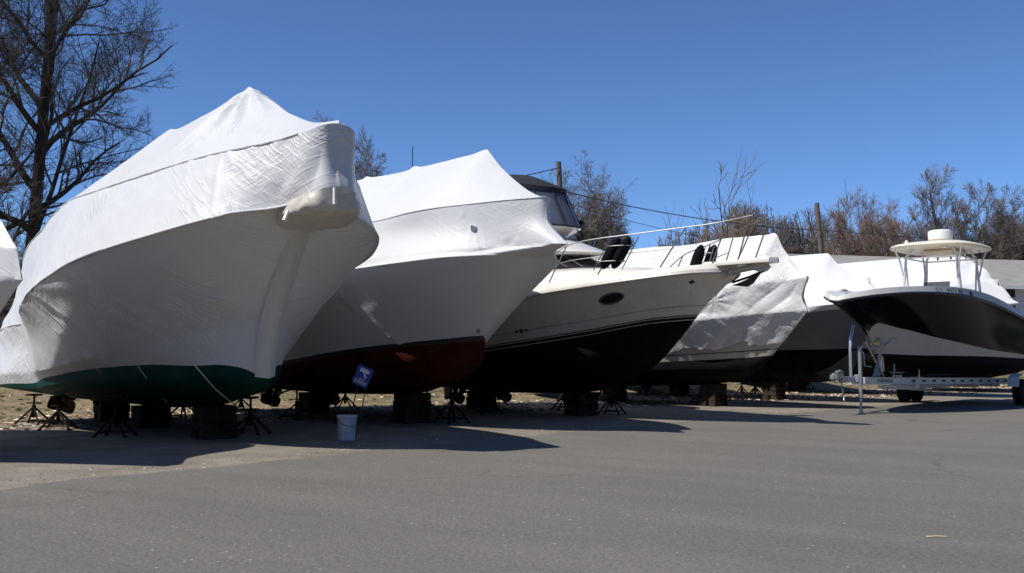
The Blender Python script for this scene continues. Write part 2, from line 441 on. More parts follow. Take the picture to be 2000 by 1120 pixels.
# ------------------------------------------------------------------ boats
HX, HY = .6, -.8
HRZ = math.atan2(HY, HX)

def prop(parent, u, v, z, r=.26, rudder=True, shaft=2.0, mat='bronze'):
    mb = MB()
    mb.lathe([(.01, -.1), (.045, -.08), (.055, 0), (.04, .1), (.01, .13)], 10, Matrix.Translation((u, -v, z)) @ Matrix.Rotation(R(90), 4, 'Y'))
    for k in range(4):
        a = k * math.pi / 2 + .5; vsx = []
        for i in range(7):
            t = i / 6; rr = .04 + (r - .04) * t; wd = .11 * math.sin(math.pi * min(1, .18 + t * .8)) + .015
            for sgn in (-1, 1):
                off = Vector((sgn * wd * .55, sgn * wd, 0))
                p = Vector((off.x, 0, 0)) + Vector((0, math.cos(a), math.sin(a))) * rr + Vector((0, -math.sin(a), math.cos(a))) * off.y
                vsx.append(Vector((u, -v, z)) + p)
        mb.add(vsx, [(2 * i, 2 * i + 1, 2 * i + 3, 2 * i + 2) for i in range(6)])
    mb.build('propeller', mat, parent)
    mb = MB(); mb.tube([(u, -v, z), (u + shaft, -v, z + shaft * .17)], .022, 8)
    mb.tube([(u + .3, -v, z + .04), (u + .34, -v * .95, z + .45)], .03, 6); mb.build('shaft', mat, parent)
    if rudder:
        mb = MB(); mb.box((u - .42, -v, z + .12), (.32, .045, .5), Matrix.Rotation(R(-8), 4, 'Y'), .015)
        mb.tube([(u - .38, -v, z + .3), (u - .36, -v, z + .62)], .025, 8); mb.build('rudder', mat, parent)

BOT = {}     # boat -> (bvh, object) of its bottom, for the stands
def note_bottom(key, o): BOT[key] = o

def hull_bottom(parent, K, W, mat, key, N=90, drop=.25, fw=.62):
    """v-bottom between the keel row and the waterline row, with a chine"""
    k = sample(K, 26); wv = sample(W, 26)
    mid = k + (wv - k) * np.array([fw, fw * 1.12, .30]); mid[:, 1] = np.minimum(mid[:, 1], wv[:, 1] * .86)
    c = k + (wv - k) * np.array([.9, .96, .62])
    o = loft('bottom', [([K, mid.tolist()], 3), ([mid.tolist(), c.tolist(), W], 3)], mat, parent, N, bias=1.2, sharp=28)
    note_bottom(key, o); return o

def scale_row(row, dv=0, dz=0, du=0): return [(u + du, max(0, v + dv) if v > 0 else 0, z + dz) for u, v, z in row]
def lerp_rows(A, B, t, vk=1., n=18, dz=0):
    a, b = sample(A, n), sample(B, n); m = a + (b - a) * t; m[:, 1] *= vk; m[:, 2] += dz; m[-1, 1] = 0 if b[-1, 1] == 0 and a[-1, 1] == 0 else m[-1, 1]
    return m.tolist()

# ---- boat 1 : the big wrapped motor yacht
b1 = empty('wrapped_yacht', (-2.14, 12.57, -.085), HRZ, 'largest white shrink-wrapped yacht with tall pointed tent, wrapped bow pulpit and green bottom', 'boat')
b1.scale = (1.07,) * 3
K1 = [(-9.9, 0, .62), (-8, 0, .46), (-6, 0, .44), (-3.84, 0, .53), (-3.1, 0, .61), (-2.52, 0, .71), (-2.09, 0, .83), (-1.87, 0, .96)]
H1 = [(-9.9, 1.72, .74), (-8.9, 1.72, .78), (-8.1, 1.52, .80), (-6.7, 1.60, .92), (-4.84, 1.32, 1.08), (-3.7, .96, 1.13), (-2.95, .64, 1.12), (-2.45, .38, 1.13), (-2.2, .20, 1.08), (-2.08, .07, 1.0), (-2.04, 0, .97)]
C1 = [(-9.9, 1.78, .92), (-8.9, 1.78, .95), (-8.1, 1.58, .98), (-6.7, 1.72, 1.02), (-4.84, 1.50, 1.22), (-3.61, 1.14, 1.43), (-2.75, .72, 1.55), (-2.25, .36, 1.65), (-2.02, .16, 1.68), (-1.92, .05, 1.69), (-1.88, 0, 1.69)]
S1 = [(-9.9, 1.72, 1.72), (-8.9, 1.76, 1.78), (-8.1, 1.66, 1.82), (-6.58, 2.05, 1.95), (-5.74, 2.11, 2.18), (-4.25, 2.04, 2.44), (-2.93, 1.9, 2.6), (-2.02, 1.69, 2.7), (-1.25, 1.32, 2.83), (-.98, .98, 2.90), (-.86, .66, 2.94), (-.84, .34, 2.93), (-.88, .12, 2.90), (-.90, 0, 2.88)]
F1 = [(u, v, z) for u, v, z in lerp_rows(C1, S1, .52, .975)]
N1 = [(-9.9, 1.3, 2.3), (-9.2, 1.5, 3.0), (-7.68, 1.5, 3.41), (-5.96, 1.55, 3.61), (-4.42, 1.5, 3.60), (-3.48, 1.42, 3.61), (-2.61, 1.29, 3.64), (-1.47, .95, 3.72), (-.80, .58, 3.78), (-.36, .38, 3.83), (-.12, .27, 3.88), (-.04, .17, 3.92), (-.02, 0, 3.95)]
G1 = [(-9.9, 1.6, 2.0), (-8.9, 1.64, 2.3), (-8.1, 1.62, 2.6), (-6.4, 1.82, 2.8), (-4.5, 1.79, 3.02), (-3.2, 1.67, 3.11), (-2.3, 1.50, 3.17), (-1.4, 1.16, 3.28), (-.86, .76, 3.32), (-.50, .50, 3.38), (-.20, .31, 3.46), (-.07, .18, 3.50), (-.05, 0, 3.52)]
SP1 = [(u, v, z) for u, v, z in S1[:9]] + [(-.90, .95, 2.93), (-.64, .62, 2.97), (-.40, .43, 3.02), (-.16, .32, 3.10), (.0, .18, 3.17), (.03, 0, 3.19)]
R1 = [(-9.9, 0, 2.9), (-9.3, 0, 3.9), (-8.2, 0, 4.72), (-6.2, 0, 4.90), (-6.03, 0, 4.96), (-5.7, 0, 4.9), (-4.04, 0, 4.9), (-2.95, 0, 4.9), (-2.68, 0, 4.95), (-2.4, 0, 4.83), (-1.93, 0, 4.61), (-1.49, 0, 4.38), (-1.1, 0, 4.22), (-.65, 0, 4.07), (-.3, 0, 4.02), (-.03, 0, 3.99)]
def slim(row, k, du): return [(u - du * min(1, max(0, (u + 4) / 2.2)), v * (1 - k * min(1, max(0, (u + 4.5) / 3))), z) for u, v, z in row]
SP1 = slim(SP1, .08, 0)
S1, F1, G1, N1 = slim(S1, .12, 0), slim(F1, .13, .03), slim(G1, .06, 0), slim(N1, .04, 0)
K1 = slim(K1, 0, .14)
hull_bottom(b1, K1, H1, 'green', 'b1')
def d1(u, v, z):
    a = .012 * nz(u, v, z * 2, 1.3) + .005 * nz(u, v, z, 4.5, 3)
    # pleats fanning out from the peak
    d = math.sqrt((u + 2.68) ** 2 + v * v); ph = math.atan2(v, u + 2.68)
    pw = abs(math.sin(ph * 6.5 + .9 * nz(u, v, z, 1.2, 5)))
    a += .075 * gauss(d - .5, .42) * (pw ** 3 - .3) * (1 if z > 3.9 else 0)
    kn = 3.62 + .12 * max(0, u + 3)
    below = kn - z
    if -.05 < below < .9 and abs(v) > .2:
        w1 = 1 - abs(math.sin(17 * (u * .62 + z * .62 + v * .2) + 1.5 * nz(u, v, z, 2, 8)))
        a += .020 * gauss(below - .14, .2) * gauss(u + 1.25, .55) * (w1 ** 2 - .3)
        w2 = 1 - abs(math.sin(13 * (u * .30 + z * .95 + v * .2)))
        a += .012 * gauss(below - .3, .16) * gauss(u + 3.0, .6) * (w2 ** 2 - .3)
    if z < 2.9:
        # long diagonal drag folds in the hull film
        a += .022 * max(0, rid(u * .55 + z * .8, v * .3, z * .2 - u * .1, 2.6, 2)) ** 5 * gauss(z - 2.0, .6) + .012 * max(0, rid(u * .9 + z * 1.5, v * .3, u * .1, 3.4, 7)) ** 6 * gauss(z - 1.9, .5)
        a += .012 * gauss(z - 2.7, .16) * gauss(u + 1.0, .5) * abs(math.sin(20 * (u * .6 - z * .6 + v * .3)))
        a += .016 * gauss(z - 1.2, .14) * nz(u * 2, v * 2, z, 2.5, 6)
    if v > .02 and u > -.95 and z > 3.1:
        a += .06 * gauss(z - 3.45, .24) * gauss(u + .36, .26) * (abs(math.sin(13 * (v + .18 * (z - 3.5)) + 1.2 * nz(u, v, z, 2, 3))) - .5)
    # rough weld puckers behind the pulpit
    a += .012 * gauss(u + .75, .25) * gauss(z - 3.65, .3) * nz(u, v, z, 9, 4)
    for us in (-1.9, -1.35):
        a += .010 * gauss((u - us) - .35 * (3.6 - z), .03) * (1 if 2.6 < z < 3.7 else 0)
    return a
loft('shrink_wrap', [([H1, C1], 6), ([C1, F1, S1], 12), ([S1, SP1], 4), ([SP1, G1, N1], 16), ([N1, R1], 26)], 'wrap_old', b1, 230, d1)
bead('edge_cord', N1, .016, 'wrap', b1, .0, 140, 0, 118); bead('edge_cord', SP1, .014, 'wrap', b1, .004, 140, 0, 128)
# wrapped anchor pulpit: fat lump under the rail
P1a = [(-.85, .36, 2.82), (-.6, .43, 2.85), (-.25, .38, 2.90), (-.04, .24, 2.94), (.02, 0, 2.96)]
P1b = [(-.85, .40, 2.98), (-.62, .46, 3.02), (-.28, .38, 3.08), (-.02, .22, 3.16), (.06, 0, 3.20)]
P1c = [(-.85, .38, 3.14), (-.6, .42, 3.19), (-.25, .39, 3.23), (.0, .23, 3.27), (.05, 0, 3.30)]
P1t = [(-.85, .24, 3.42), (-.6, .34, 3.46), (-.32, .26, 3.50), (-.15, .14, 3.52), (-.11, 0, 3.53)]
P1u = [(-.85, 0, 2.74), (-.6, 0, 2.78), (-.25, 0, 2.84), (-.05, 0, 2.90), (.0, 0, 2.93)]
loft('pulpit_wrap', [([P1u, P1a, P1b], 7)], 'wrap_beige', b1, 50, lambda u, v, z: .022 * nz(u, v, z, 4, 2) + .014 * nz(u, v, z, 11, 1), bias=1.2, sharp=60, stern=False)
# stem fender band down the bow
mb = MB(); stem = [(-.92, 2.84), (-1.16, 2.58), (-1.40, 2.3), (-1.62, 2.0), (-1.80, 1.69), (-1.90, 1.4), (-1.96, 1.15), (-1.97, .97)]
vsx = []
for i, (u, z) in enumerate(stem):
    hw = .16 - .003 * i
    for s in (-1, -.6, 0, .6, 1): vsx.append((u + .085 - .13 * abs(s) ** 1.4, s * hw, z + .012 * math.sin(7 * i + 3 * s)))
mb.add(vsx, [(i * 5 + j, i * 5 + j + 1, (i + 1) * 5 + j + 1, (i + 1) * 5 + j) for i in range(len(stem) - 1) for j in range(4)])
mb.build('stem_wrap', 'wrap_soft', b1, 60)
mb = MB()
for (ua, va, za, ub, vb, zb) in [(-2.45, .75, 1.12, -2.9, .05, .61), (-3.6, 1.13, 1.12, -4.3, .5, .60), (-4.7, 1.37, 1.07, -5.6, .5, .56)]:
    mb = MB(); mb.tube([(ua, -va - .02, za), ((ua + ub) / 2, -(va + vb) / 2, (za + zb) / 2 - .065), (ub, -vb, zb - .03)], .008, 5); mb.build('strap', 'wrap_soft', b1)
prop(b1, -8.8, .85, .50, .30, True); prop(b1, -8.8, -.85, .50, .30, True)
mb = MB(); mb.tube([(.07, -.10, 3.17), (.085, -.10, 3.08), (.075, -.09, 2.98)], .018, 6, r2=.034); mb.build('rope_end', 'white', b1)
mb = MB(); mb.tube([(-.36, -.47, 2.92), (-.34, -.52, 2.80)], .015, 6, r2=.03); mb.build('rope_end', 'white', b1)

# ---- boat 2
b2 = empty('wrapped_cruiser', (.85, 15.86, -.061), HRZ, 'smooth white shrink-wrapped cruiser with sharp ridge tent, black boot stripe and red bottom', 'boat')
b2.scale = (1.05,) * 3
K2 = [(-10.5, 0, .55), (-8, 0, .50), (-5.5, 0, .54), (-4.66, 0, .57), (-3.62, 0, .67), (-2.94, 0, .92), (-2.49, 0, 1.26), (-2.18, 0, 1.55)]
W2 = [(-10.5, 1.65, .85), (-8, 1.72, 1.0), (-5.99, 1.7, 1.18), (-3.99, 1.2, 1.41), (-2.75, .48, 1.53), (-2.3, .13, 1.58), (-2.14, 0, 1.59)]
S2 = [(-10.5, 1.75, 2.15), (-8, 1.92, 2.3), (-6, 1.96, 2.45), (-3.98, 1.9, 2.59), (-3.35, 1.76, 2.67), (-2.45, 1.51, 2.72), (-1.65, 1.16, 2.77), (-1.26, .9, 2.78), (-.95, .55, 2.79), (-.82, .25, 2.77), (-.8, 0, 2.75)]
F2 = lerp_rows(W2, S2, .5, .97)
P2 = [(-10.5, 1.74, 2.3), (-8, 1.9, 2.45), (-6, 1.93, 2.6), (-3.98, 1.86, 2.75), (-2.45, 1.45, 2.84), (-1.65, 1.10, 2.88), (-1.22, .80, 2.89), (-.90, .45, 2.91), (-.45, .2, 2.92), (-.08, .10, 2.92), (0.02, 0, 2.91)]
Q2 = [(-10.5, 1.68, 2.75), (-8, 1.80, 2.95), (-6, 1.80, 3.02), (-3.98, 1.66, 3.12), (-2.6, 1.33, 3.22), (-1.7, .96, 3.27), (-1.1, .55, 3.29), (-.7, .26, 3.30), (-.48, .10, 3.28), (-.42, 0, 3.27)]
N2 = [(-10.5, 1.6, 3.2), (-8, 1.65, 3.35), (-6, 1.6, 3.4), (-4, 1.55, 3.45), (-2.96, 1.39, 3.49), (-2.41, 1.26, 3.55), (-1.88, 1.02, 3.59), (-1.46, .78, 3.61), (-1.03, .48, 3.64), (-.62, .17, 3.66), (-.5, 0.06, 3.67), (-.48, 0, 3.67)]
R2 = [(-10.5, 0, 4.5), (-8, 0, 4.84), (-6.3, 0, 4.77), (-6.15, 0, 4.80), (-5.9, 0, 4.75), (-4.5, 0, 4.70), (-4.35, 0, 4.74), (-4.1, 0, 4.69), (-2.78, 0, 4.66), (-2.5, 0, 4.65), (-2.12, 0, 4.665), (-2.04, 0, 4.66), (-1.98, 0, 4.61), (-1.63, 0, 4.29), (-1.21, 0, 4.0), (-.9, 0, 3.82), (-.57, 0, 3.69), (-.47, 0, 3.68)]
hull_bottom(b2, K2, scale_row(W2, 0, -.07), 'red', 'b2')
loft('boot_stripe', [([scale_row(W2, .004, -.07), scale_row(W2, .004, 0)], 2)], 'black', b2, 90)
def d2(u, v, z):
    a = .008 * nz(u, v, z, 1.0, 3)
    if z > 2.7: a += .010 * gauss(u + 1.52, .045) * (nz(u, v, z, 10, 2) + .4) * (1 if z < 3.65 else .25)
    else:
        ul = -4.05 + .75 * (2.45 - z)
        a += .05 * gauss(u - ul, .06) * max(0, nz(u, v, z, 7, 6) + .25) * (1 if v > 0 else 0)
        a += .006 * rid(u * .3, v, z * 2, 2, 4) ** 2
        a += .014 * gauss(z - (1.62 + .09 * (u + 2.2)), .09) * nz(u, v, z, 5, 1)
    a += .022 * gauss(u + .85, .14) * gauss(z - 3.02, .16) * nz(u, v, z, 10, 7)
    return a
loft('shrink_wrap', [([scale_row(W2, .02), F2, S2], 14), ([S2, P2], 5), ([P2, Q2, N2], 10), ([N2, R2], 16)], 'wrap', b2, 220, d2)
bead('edge_cord', N2, .012, 'wrap', b2, 0, 120); bead('edge_cord', S2, .012, 'wrap', b2, .004, 120, 0, 100)
mb = MB(); mb.lathe([(.06, 0), (.055, .02), (.02, .08), (.01, .1)], 12, Matrix.Translation((-1.35, -.735, 3.22)) @ Matrix.Rotation(R(60), 4, 'X') @ Matrix.Rotation(R(18), 4, 'Y'))
mb.build('wrap_vent', 'wrap', b2)
mb = MB(); mb.tube([(-4.4, 0, 4.7), (-4.4, 0, 5.1)], .009, 5); mb.build('antenna', 'cable', b2)
prop(b2, -8.9, .7, .42, .26); prop(b2, -8.9, -.7, .42, .26)
mb = MB(); mb.tube([(-2.12, -.1, 1.62), (-2.12, -.1, 1.8)], .025, 6); mb.build('bow_eye', 'steel', b2)

# ---- boat 3 : uncovered express cruiser with flybridge
b3 = empty('flybridge_cruiser', (4.6, 17.9, 0), HRZ, 'uncovered cream-white flybridge cruiser with black bimini, bow rail, fenders and black bottom', 'boat')
K3 = [(-11, 0, .48), (-8.5, 0, .42), (-5, 0, .5), (-3.91, 0, .66), (-3.32, 0, .87), (-2.81, 0, 1.17), (-2.23, 0, 1.64), (-1.93, 0, 1.92)]
W3 = [(-11, 1.72, .98), (-8, 1.80, 1.2), (-6.14, 1.69, 1.38), (-3.93, 1.02, 1.66), (-2.78, .44, 1.87), (-2.1, .12, 1.93), (-1.9, 0, 1.94)]
S3 = [(-11, 1.85, 1.95), (-8, 2.03, 2.12), (-5.28, 1.96, 2.38), (-4.19, 1.79, 2.50), (-2.72, 1.37, 2.63), (-1.85, .94, 2.72), (-1.35, .58, 2.77), (-1.08, .28, 2.78), (-1.02, 0, 2.77)]
F3 = lerp_rows(W3, S3, .5, .97)
D3 = [(-11, 1.8, 2.2), (-8, 1.97, 2.36), (-4.98, 1.88, 2.62), (-4.1, 1.70, 2.70), (-2.72, 1.30, 2.81), (-1.85, .88, 2.88), (-1.35, .54, 2.92), (-1.08, .26, 2.94), (-1.0, 0, 2.94)]
D3i = [(-11, 0, 2.25), (-8, 0, 2.45), (-5, 0, 2.72), (-3, 0, 2.88), (-2, 0, 2.93), (-1.3, 0, 2.96), (-1.0, 0, 2.95)]
hull_bottom(b3, K3, W3, 'blackpaint', 'b3')
loft('hull', [([W3, F3, S3], 12)], 'gel', b3, 120, lambda u, v, z: .003 * nz(u, v, z, .8))
loft('deck', [([S3, scale_row(S3, .03, .05, .02), D3], 4), ([D3, D3i], 4)], 'gel', b3, 100)
loft('rub_rail', [([scale_row(S3, .025, -.03, .02), scale_row(S3, .045, 0, .03), scale_row(S3, .03, .035, .025)], 3)], 'gelgrey', b3, 100)
def band(name, rows, i0, i1, mat, parent, off=.005, ns=24, N=120):
    """a painted band that follows the hull between two fractions of its height"""
    return loft(name, [(rows, ns)], mat, parent, N, lambda u, v, z: off, edit=lambda P: P[:, i0:i1 + 1])
band('boot_stripe', [W3, F3, S3], 1, 4, 'black', b3)
band('boot_stripe', [W3, F3, S3], 5, 6, 'black', b3)
band('cove_line', [W3, F3, S3], 15, 16, 'gelgrey', b3, .004, 24)
# pulpit plank
mb = MB()
pl = [(-1.35, .34), (-.7, .25), (-.2, .2), (0, .14), (.07, 0)]
top = [(u, v) for u, v in pl] + [(u, -v) for u, v in pl[-2::-1]]
zt = lambda u: 2.985 + .0 * u
n = len(top)
mb.add([(u, -v, 2.90) for u, v in top] + [(u, -v * 1.03, 2.94) for u, v in top] + [(u, -v * .92, 2.985) for u, v in top], [(i, (i + 1) % n, n + (i + 1) % n, n + i) for i in range(n)] + [(n + i, n + (i + 1) % n, 2 * n + (i + 1) % n, 2 * n + i) for i in range(n)] + [tuple(range(n)), tuple(2 * n + i for i in range(n))])
mb.build('bow_pulpit', 'gel', b3, 40)
mb = MB(); mb.tube([(-1.25, 0, 2.76), (-.7, 0, 2.83), (-.15, 0, 2.88)], .06, 8); mb.tube([(-.5, 0, 2.84), (-.3, 0, 2.78), (-.16, 0, 2.79), (-.1, 0, 2.84)], .035, 7); mb.build('anchor_roller', 'gel', b3)
mb = MB(); mb.tube([(-.2, 0, 2.77), (-.55, 0, 2.68), (-.95, 0, 2.60)], .022, 6)
mb.add([(-.28, .0, 2.74), (-.62, .19, 2.57), (-1.0, .02, 2.55), (-.62, -.19, 2.57), (-.6, 0, 2.63), (-.6, 0, 2.5)], [(0, 1, 4), (1, 2, 4), (2, 3, 4), (3, 0, 4), (0, 5, 1), (1, 5, 2), (2, 5, 3), (3, 5, 0)])
mb.build('anchor', 'cable', b3)
# rails
def side3(s):
    mb = MB()
    top = [(-4.95, 1.86, 2.7), (-4.35, 1.72, 3.1), (-3.72, 1.62, 3.41), (-3.2, 1.47, 3.49), (-2.59, 1.23, 3.53), (-1.46, .66, 3.62), (-1.0, .42, 3.66), (-.25, .24, 3.74)]
    mid = [(-4.9, 1.85, 2.66), (-4.0, 1.66, 3.06), (-2.85, 1.28, 3.17), (-1.7, .74, 3.25)]
    f = lambda r: [(u, -v * s, z) for u, v, z in r]
    mb.tube(f(sample(top, 24, 1)), .010, 7); mb.tube(f(sample(mid, 14, 1)), .008, 6)
    for (a, b) in [((-4.22, 1.66, 2.72), (-3.72, 1.62, 3.41)), ((-3.09, 1.38, 2.82), (-2.59, 1.23, 3.53)), ((-1.94, .86, 2.9), (-1.46, .66, 3.62)), ((-1.15, .32, 2.96), (-.72, .34, 3.69)), ((-.62, .22, 2.98), (-.3, .25, 3.73))]:
        mb.tube(f([a, tuple((x + y) / 2 + (.0, .01, 0)[k] for k, (x, y) in enumerate(zip(a, b))), b]), .013, 6)
    mb.build('bow_rail', 'steel', b3)
    # fender rack + fenders on the rail
    for du in (0, .19):
        m2 = MB(); u0, v0, z0 = (-3.0 + du, (1.34 - du * .5), 2.93) if s > 0 else (-2.95 + du * .8, 1.08 + du * 1.15, 2.93)
        ax = [(u0 + .36 * t, -s * (v0 - .10 * t), z0 + .56 * t) for t in np.linspace(0, 1, 11)]
        rr = [.035, .08, .10, .11, .113, .113, .113, .11, .10, .08, .035]
        m2.tube(ax, rr, 14); fo = m2.build('fender', 'fender', b3, 50)
    m3 = MB()
    for t in (.22, .72):
        cx, cz = -2.905 + .36 * t, 2.93 + .56 * t; cv = 1.29 - .10 * t
        ring = [(cx + .24 * math.cos(a), -s * (cv - .10 * math.cos(a) + .0 * a) + .13 * math.sin(a), cz) for a in np.linspace(0, 2 * math.pi, 21)]
        m3.tube(ring, .010, 5, cap=False)
    m3.tube([(-3.17, -s * 1.42, 2.9), (-2.8, -s * 1.32, 3.5)], .010, 5); m3.tube([(-2.66, -s * 1.15, 2.9), (-2.3, -s * 1.05, 3.5)], .010, 5)
    m3.build('fender_rack', 'steel', b3)
side3(1); side3(-1)
# foredeck trunk, windscreen, hardtop
T0 = [(-10, 1.55, 2.35), (-7, 1.6, 2.5), (-5.6, 1.5, 2.62), (-4.4, 1.15, 2.74), (-3.4, .72, 2.86), (-2.7, .35, 2.9), (-2.5, 0, 2.9)]
T1 = [(-10, 1.5, 2.9), (-7, 1.52, 2.92), (-5.7, 1.38, 2.95), (-4.6, 1.0, 3.0), (-3.7, .6, 3.02), (-3.2, .25, 3.02), (-3.1, 0, 3.02)]
T2 = [(-10, 1.46, 2.98), (-7, 1.48, 2.98), (-5.9, 1.30, 3.02), (-5.1, .9, 3.07), (-4.6, .5, 3.1), (-4.4, .2, 3.1), (-4.35, 0, 3.1)]
T3 = [(-10, 1.3, 3.5), (-7.4, 1.3, 3.5), (-6.6, 1.12, 3.48), (-5.9, .8, 3.44), (-5.4, .45, 3.42), (-5.15, .2, 3.40), (-5.1, 0, 3.40)]
loft('cabin_trunk', [([T0, T1], 4), ([T1, T2], 4)], 'gel', b3, 60, bias=1.2, sharp=40)
loft('windscreen', [([T2, T3], 5)], 'tint', b3, 60, bias=1.2)
HT0 = [(-10, 1.38, 3.48), (-7.4, 1.42, 3.48), (-6.3, 1.22, 3.46), (-5.4, .88, 3.42), (-4.75, .5, 3.40), (-4.5, .22, 3.39), (-4.45, 0, 3.39)]
HT1 = [(-10, 1.42, 3.56), (-7.4, 1.46, 3.56), (-6.3, 1.26, 3.54), (-5.35, .9, 3.49), (-4.7, .52, 3.45), (-4.44, .22, 3.43), (-4.38, 0, 3.43)]
HT2 = [(-10, 1.2, 4.0), (-7.4, 1.2, 4.0), (-6.7, .95, 3.96), (-6.0, .62, 3.86), (-5.5, .35, 3.75), (-5.2, .15, 3.67), (-5.1, 0, 3.64)]
HT3 = [(-10, 0, 4.05), (-8, 0, 4.06), (-7, 0, 4.03), (-6.2, 0, 3.92), (-5.7, 0, 3.82), (-5.3, 0, 3.71), (-5.1, 0, 3.64)]
HTu = [(-10, 0, 3.47), (-8, 0, 3.47), (-7, 0, 3.46), (-6, 0, 3.44), (-5, 0, 3.40), (-4.6, 0, 3.39), (-4.45, 0, 3.39)]
loft('hardtop', [([HTu, HT0], 2), ([HT0, HT1], 2), ([HT1, HT2], 6), ([HT2, HT3], 3)], 'gel', b3, 70, bias=1.2, sharp=40)
for a_, b_ in (((-4.7, -.8, 3.12), (-5.6, -.7, 3.42)), ((-4.5, -.55, 3.12), (-5.2, -.5, 3.42))):
    mb = MB(); mb.tube([a_, b_], .012, 5); mb.build('wiper', 'steel', b3)
# flybridge
C0 = [(-10, 1.05, 4.0), (-7.9, 1.05, 4.0), (-7.0, .88, 3.98), (-6.45, .5, 3.93), (-6.25, .2, 3.9), (-6.2, 0, 3.9)]
CC = [(-10, 1.2, 4.22), (-7.4, 1.2, 4.20), (-6.4, 1.0, 4.17), (-5.9, .6, 4.14), (-5.72, .2, 4.12), (-5.68, 0, 4.12)]
loft('flybridge_coaming', [([C0, CC], 4)], 'gel', b3, 50, bias=1.1)
E0 = [(u, v, z + .004) for u, v, z in CC]
E1 = [(-10, 1.08, 5.12), (-7.8, 1.08, 5.12), (-6.9, .92, 5.07), (-6.4, .56, 5.02), (-6.22, .2, 5.0), (-6.18, 0, 5.0)]
loft('clear_enclosure', [([E0, E1], 4)], 'vinyl', b3, 50, bias=1.1)
BT0 = [(-10, 1.12, 5.10), (-7.8, 1.12, 5.10), (-6.9, .96, 5.05), (-6.36, .58, 4.99), (-6.17, .2, 4.96), (-6.13, 0, 4.96)]
BT1 = [(-10, 1.14, 5.22), (-7.8, 1.14, 5.22), (-6.9, .97, 5.17), (-6.36, .58, 5.10), (-6.17, .2, 5.06), (-6.13, 0, 5.06)]
BT2 = [(-10, 0, 5.56), (-8.6, 0, 5.62), (-7.8, 0, 5.58), (-7, 0, 5.44), (-6.5, 0, 5.26), (-6.13, 0, 5.06)]
loft('bimini_top', [([BT0, BT1], 2), ([BT1, BT2], 7)], 'fabric', b3, 50, bias=1.1, sharp=45)
mb = MB()
for a, b in zip(sample(E0, 40, 1)[::-1][::4], sample(E1, 40, 1)[::-1][::4]):
    for s in (-1, 1):
        if a[0] > -9: mb.tube([(a[0] + .01, -s * (a[1] + .01), a[2]), (b[0] + .01, -s * (b[1] + .01), b[2])], .016, 5)
r_ = sample(E0, 30, 1)
for s in (-1, 1): mb.tube([(u + .015, -s * (v + .012), z + .02) for u, v, z in r_], .02, 5)
mb.build('enclosure_frame', 'fabric', b3)
for s in (-1, 1):
    mb = MB(); mb.tube([(-6.05, s * .72, 4.0), (-6.35, s * .78, 4.4), (-6.7, s * .85, 5.0)], .022, 7); mb.build('bimini_post', 'steel', b3)
# details on the hull side, set on the surface by ray
def hull_ray(o, x, z, side=1):
    me = o.data; b = BVHTree.FromPolygons([v.co for v in me.vertices], [p.vertices for p in me.polygons])
    h = b.ray_cast(Vector((x, -6 * side, z)), Vector((0, side, 0)))
    n = h[1]; n = n if n.y * side < 0 else -n
    return h[0], n
hull3 = [o for o in bpy.data.objects if o.parent == b3 and o.name.startswith('hull')][0]
def frame_on(p, n):
    t = Vector((1, 0, 0)); t = (t - n * t.dot(n)).normalized(); w_ = n.cross(t)
    return Matrix(((t.x, w_.x, n.x, p.x), (t.y, w_.y, n.y, p.y), (t.z, w_.z, n.z, p.z), (0, 0, 0, 1)))
for s in (1, -1):
    p, n = hull_ray(hull3, -2.93, 2.36, s); mt = frame_on(p, n)
    mb = MB(); ring = [mt @ Vector((.27 * math.cos(a), .12 * math.sin(a), .005)) for a in np.linspace(0, 2 * math.pi, 29)]
    mb.tube(ring, .018, 6, cap=False); po = mb.build('porthole', 'steel', b3)
    mb = MB(); mb.add([mt @ Vector((.26 * math.cos(a), .11 * math.sin(a), .006)) for a in np.linspace(0, 2 * math.pi, 28, endpoint=False)], [tuple(range(28))]); g = mb.build('pane', 'tint', po, None)
p, n = hull_ray(hull3, -1.5, 2.62); mt = frame_on(p, n); mb = MB()
mb.add([mt @ Vector(q) for q in [(-.05, -.04, .004), (.05, -.04, .004), (.05, .04, .004), (-.05, .04, .004)]], [(0, 1, 2, 3)]); mb.build('hull_vent', 'cable', b3, None)
p, n = hull_ray(hull3, -5.2, 1.78); mt = frame_on(p, n); mb = MB()
for dx, r in ((-.13, .03), (0, .05), (.13, .03)): mb.lathe([(r, -.01), (r, .012), (r * .6, .02)], 12, mt @ Matrix.Translation((dx, 0, 0)))
mb.build('exhaust_outlet', 'cable', b3)
prop(b3, -8.9, .7, .36, .26); prop(b3, -8.9, -.7, .36, .26)

# ---- boat 4 : crinkled wrap
b4 = empty('tarped_boat', (6.9, 24, 0), HRZ, 'boat under badly crinkled white wrap with ragged hem above a pale grey hull', 'boat')
K4 = [(-9.5, 0, .5), (-7, 0, .46), (-4, 0, .5), (-2.5, 0, .6), (-1.9, 0, .72), (-1.47, 0, .88), (-1.15, 0, 1.15), (-1.02, 0, 1.26)]
W4 = [(-9.5, 1.4, .95), (-6, 1.45, 1.02), (-3.7, 1.1, 1.12), (-2.32, .53, 1.19), (-1.5, .2, 1.24), (-1.1, .06, 1.28), (-1.0, 0, 1.29)]
S4 = [(-9.5, 1.6, 1.9), (-6, 1.66, 2.0), (-3.6, 1.5, 2.09), (-2.43, 1.21, 2.15), (-1.21, .66, 2.26), (-.5, .3, 2.31), (-.15, .1, 2.33), (.04, 0, 2.34)]
F4 = lerp_rows(W4, S4, .5, .97)
N4 = [(-9.5, 1.55, 2.7), (-6, 1.55, 2.75), (-3.6, 1.42, 2.80), (-1.79, .96, 2.9), (-.9, .5, 2.99), (-.56, .3, 3.03), (-.2, .12, 3.08), (.05, 0, 3.11)]
